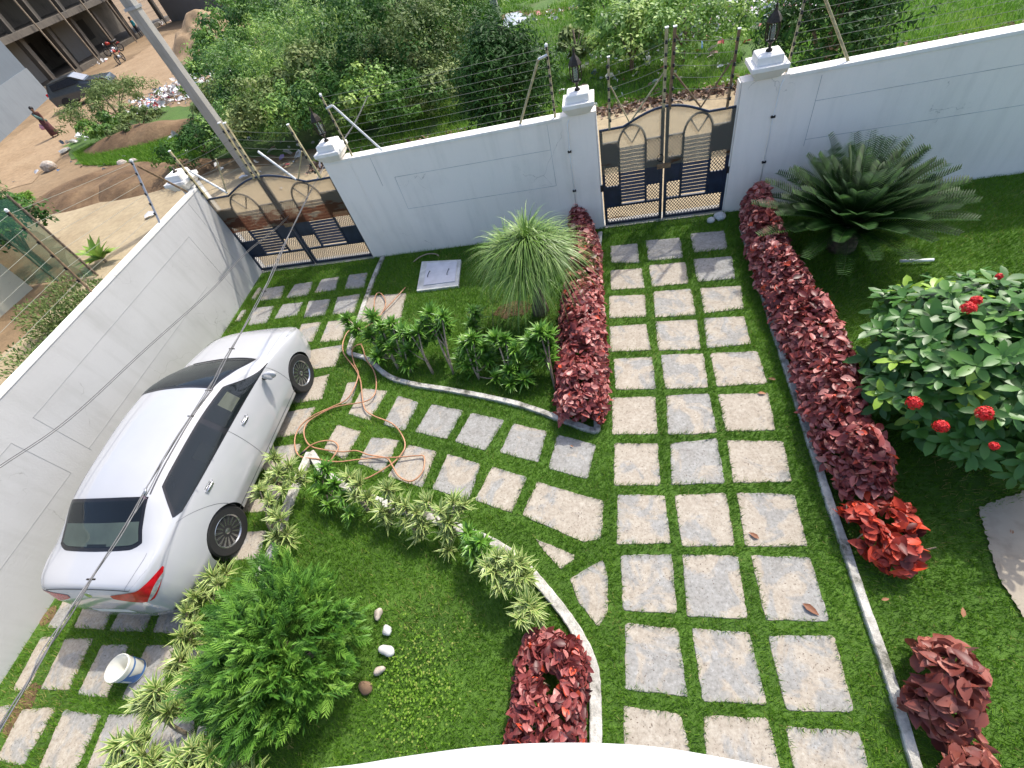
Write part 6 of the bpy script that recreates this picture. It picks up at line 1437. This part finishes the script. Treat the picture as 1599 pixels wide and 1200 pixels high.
# person walking, person standing
def person(px,py,face,label,name,h,top,bottom,skirt,pose,bag=False):
    g=at(px,py); t=thing('person',(g.x,g.y,GZ),face,label,'person')
    s_=h/1.7; J={}
    def j(n_,x,y,z,r): J[n_]=(Vector((x,y,z))*s_,r*s_)
    st=.16 if pose=='walk' else .03
    j('pel',0,0,.93,.15);j('waist',0,0,1.08,.125);j('chest',0,.01,1.28,.15);j('neck',0,.01,1.44,.055);j('head',0,.03,1.56,.095);j('crown',0,.02,1.63,.085)
    for sd,sx in (('l',-1),('r',1)):
        fy=st*sx
        j(sd+'hip',.09*sx,0,.88,.095);j(sd+'knee',.095*sx,fy*.6+.03,.48,.06);j(sd+'ank',.095*sx,fy,.09,.04);j(sd+'toe',.10*sx,fy+.15,.035,.035)
        j(sd+'sh',.17*sx,0,1.37,.06);j(sd+'elb',.22*sx,-fy*.6-.02,1.10,.045);j(sd+'wri',.22*sx,-fy+.06,.86,.03);j(sd+'hand',.22*sx,-fy+.09,.78,.032)
    order=list(J); E=[('pel','waist'),('waist','chest'),('chest','neck'),('neck','head'),('head','crown')]
    for sd in 'lr': E+=[('pel',sd+'hip'),(sd+'hip',sd+'knee'),(sd+'knee',sd+'ank'),(sd+'ank',sd+'toe'),('chest',sd+'sh'),(sd+'sh',sd+'elb'),(sd+'elb',sd+'wri'),(sd+'wri',sd+'hand')]
    me=bpy.data.meshes.new('body'); me.from_pydata([J[k][0] for k in order],[(order.index(a_),order.index(b_)) for a_,b_ in E],[])
    o=bpy.data.objects.new('body',me);link(o,t); md=o.modifiers.new('s','SKIN'); sv=me.skin_vertices[0].data
    for i,k_ in enumerate(order): sv[i].radius=(J[k_][1],J[k_][1])
    sv[0].use_root=True; o.modifiers.new('u','SUBSURF').levels=2
    dg_=bpy.context.evaluated_depsgraph_get(); m2=bpy.data.meshes.new_from_object(o.evaluated_get(dg_)); o.modifiers.clear(); o.data=m2
    for mm in ('skin',top,bottom): m2.materials.append(MATS[mm])
    for f in m2.polygons:
        z=f.center.z/s_; f.use_smooth=True
        f.material_index = 0 if (z>1.41 or (abs(f.center.x)>.2*s_ and z<1.05) or z<.08) else (1 if z>.98 else 2)
    b=bmesh.new(); bmesh.ops.create_uvsphere(b,u_segments=16,v_segments=10,radius=.115*s_)
    for v in b.verts: v.co.y-=.02*s_; v.co.z+=1.63*s_
    bmesh.ops.delete(b,geom=[v for v in b.verts if v.co.y>.055*s_ and v.co.z<1.62*s_],context='VERTS')
    m3=bpy.data.meshes.new('hair');b.to_mesh(m3);b.free();m3.materials.append(MATS['hair']);link(bpy.data.objects.new('hair',m3),t)
    for sx in (-1,1): MB().lathe([(.001,-.01),(.012,0),(.001,.01)],8,c=(sx*.035*s_,.118*s_,1.58*s_)).build('eye','hair',t)
    if skirt: MB().lathe([(.15*s_,1.04*s_),(.19*s_,.9*s_),(.22*s_,.5*s_),(.26*s_,.13*s_),(.25*s_,.12*s_)],20).build('skirt',skirt,t,True); MB().tube([(.16*s_,.06,1.36*s_),(.02,.17*s_,1.2*s_),(-.14*s_,.1,1.0*s_),(-.17*s_,-.06,.85*s_)],[.05,.07,.07,.06],8).build('shawl','cloth_teal',t,True)
    if bag: MB().lathe([(.02,0),(.11,.03),(.12,.16),(.04,.26),(.02,.3)],12,c=(.26*s_,.08,.5*s_)).build('bag','bag_pink',t,True)
person(88,212,R(200),'Woman in a maroon and brown wrap walking on the sandy road with a pink bag','woman',1.5,'cloth_brown','cloth_maroon','cloth_maroon','walk',True)
person(222,58,R(170),'Man in cyan shirt and dark trousers standing before the unfinished building','man',1.7,'cloth_cyan','cloth_dark',None,'stand')

# dark hatchback and motorcycle far off
def far_car():
    a=at(95,178);b=at(190,142); c=(a+b)/2; d=b-a; ang=math.atan2(d.y,d.x)-PI/2
    t=thing('parked_hatchback',(c.x-.6,c.y+.9,0),ang,'Dark grey hatchback with raised bonnet side parked behind the wide olive bush','car')
    prof=[(-1.9,.3),(-1.95,.8),(-1.85,1.05),(-1.6,1.45),(-.2,1.5),(.5,1.05),(1.7,.85),(1.85,.55),(1.8,.3)]
    rows=[]
    for x,k in ((-.82,.96),(-.86,1.0),(.86,1.0),(.82,.96)): rows.append([(x*(1 if z<1.0 else .80),y*k,z if z<1.2 else z-.0) for y,z in prof])
    m_=MB(); n=len(prof); 
    for r in range(3): m_.add(rows[r]+rows[r+1],[(i,i+1,n+i+1,n+i) for i in range(n-1)])
    m_.add(rows[0],[tuple(range(n))]); m_.add(rows[3],[tuple(range(n-1,-1,-1))]); m_.add(rows[1],[]); m_.build('body','cargrey',t,bevel=.03)
    for sx in (-1,1): 
        MB().add([(sx*.835,-1.5,1.08),(sx*.835,.25,1.06),(sx*.72,-.25,1.42),(sx*.72,-1.45,1.38)],[(0,1,2,3)] if sx>0 else [(3,2,1,0)]).build('window','blacktrim',t)
        for y in (-1.2,1.2): MB().lathe([(.001,-.1),(.30,-.1),(.31,.09),(.18,.1),(.001,.09)],24,c=(sx*.78,y,.31),rot=Matrix.Rotation(R(90)*sx,3,'Y')).build('wheel','rubber',t)
    MB().add([(-.66,-.12,1.475),(.66,-.12,1.475),(.72,.46,1.10),(-.72,.46,1.10)],[(3,2,1,0)]).build('windscreen','steel',t)
    MB().add([(-.62,-1.66,1.40),(.62,-1.66,1.40),(.68,-1.86,1.08),(-.68,-1.86,1.08)],[(0,1,2,3)]).build('rear_window','steel',t)
    MB().box(-.7,-.1,-1.99,-1.9,.75,.95).build('towel','bluecloth',t)
    for sx in (-.7,.7): MB().box(sx-.1,sx+.1,-1.97,-1.9,.9,1.05).build('taillight','taillight',t)
far_car()
def motorbike(px,py,ang,label):
    g=at(px,py); t=thing('motorcycle',(g.x,g.y,0),ang,label,'motorcycle')
    for y in (-.62,.62):
        MB().tube([(.0,y+.27*math.cos(a),.30+.27*math.sin(a)) for a in np.linspace(0,2*PI,21)],.045,8).build('tyre','rubber',t,True)
        sp=MB(); [sp.bar((0,y,.3),(0,y+.25*math.cos(a),.3+.25*math.sin(a)),.015,.02) for a in np.linspace(0,2*PI,7)[:-1]]; sp.build('wheel_spokes','rim',t)
    MB().tube([(0,-.62,.3),(0,-.2,.42),(0,.25,.5),(0,.42,.85)],[.03,.05,.05,.03],8).tube([(0,.62,.3),(0,.42,.92)],.025,8).build('frame','blackmetal',t,True)
    MB().tube([(0,-.1,.40),(0,.2,.42)],[.15,.13],10).build('engine','steel',t,True)
    MB().tube([(0,.35,.82),(0,.2,.86),(0,-.05,.8)],[.06,.14,.09],10).build('fuel_tank','red_plastic',t,True)
    MB().tube([(0,-.05,.8),(0,-.4,.8),(0,-.75,.88)],[.10,.12,.08],10).build('seat','blackmetal',t,True)
    MB().tube([(-.35,.3,1.02),(0,.42,.98),(.35,.3,1.02)],.016,7).build('handlebar','chrome',t,True)
    MB().lathe([(.02,-.03),(.09,0),(.09,.05),(.02,.06)],12,c=(0,.50,.88),rot=Matrix.Rotation(R(-80),3,'X')).build('headlight','chrome',t,True)
    MB().tube([(0,-.85,.62),(0,-.68,.66),(0,-.5,.6)],[.02,.06,.03],8).build('mudguard','red_plastic',t,True)
motorbike(192,98,R(200),'Red and black motorcycle parked before the unfinished building')
motorbike(182,84,R(150),'Second dark motorcycle standing further back beside the red one')
bpy.context.view_layer.update()
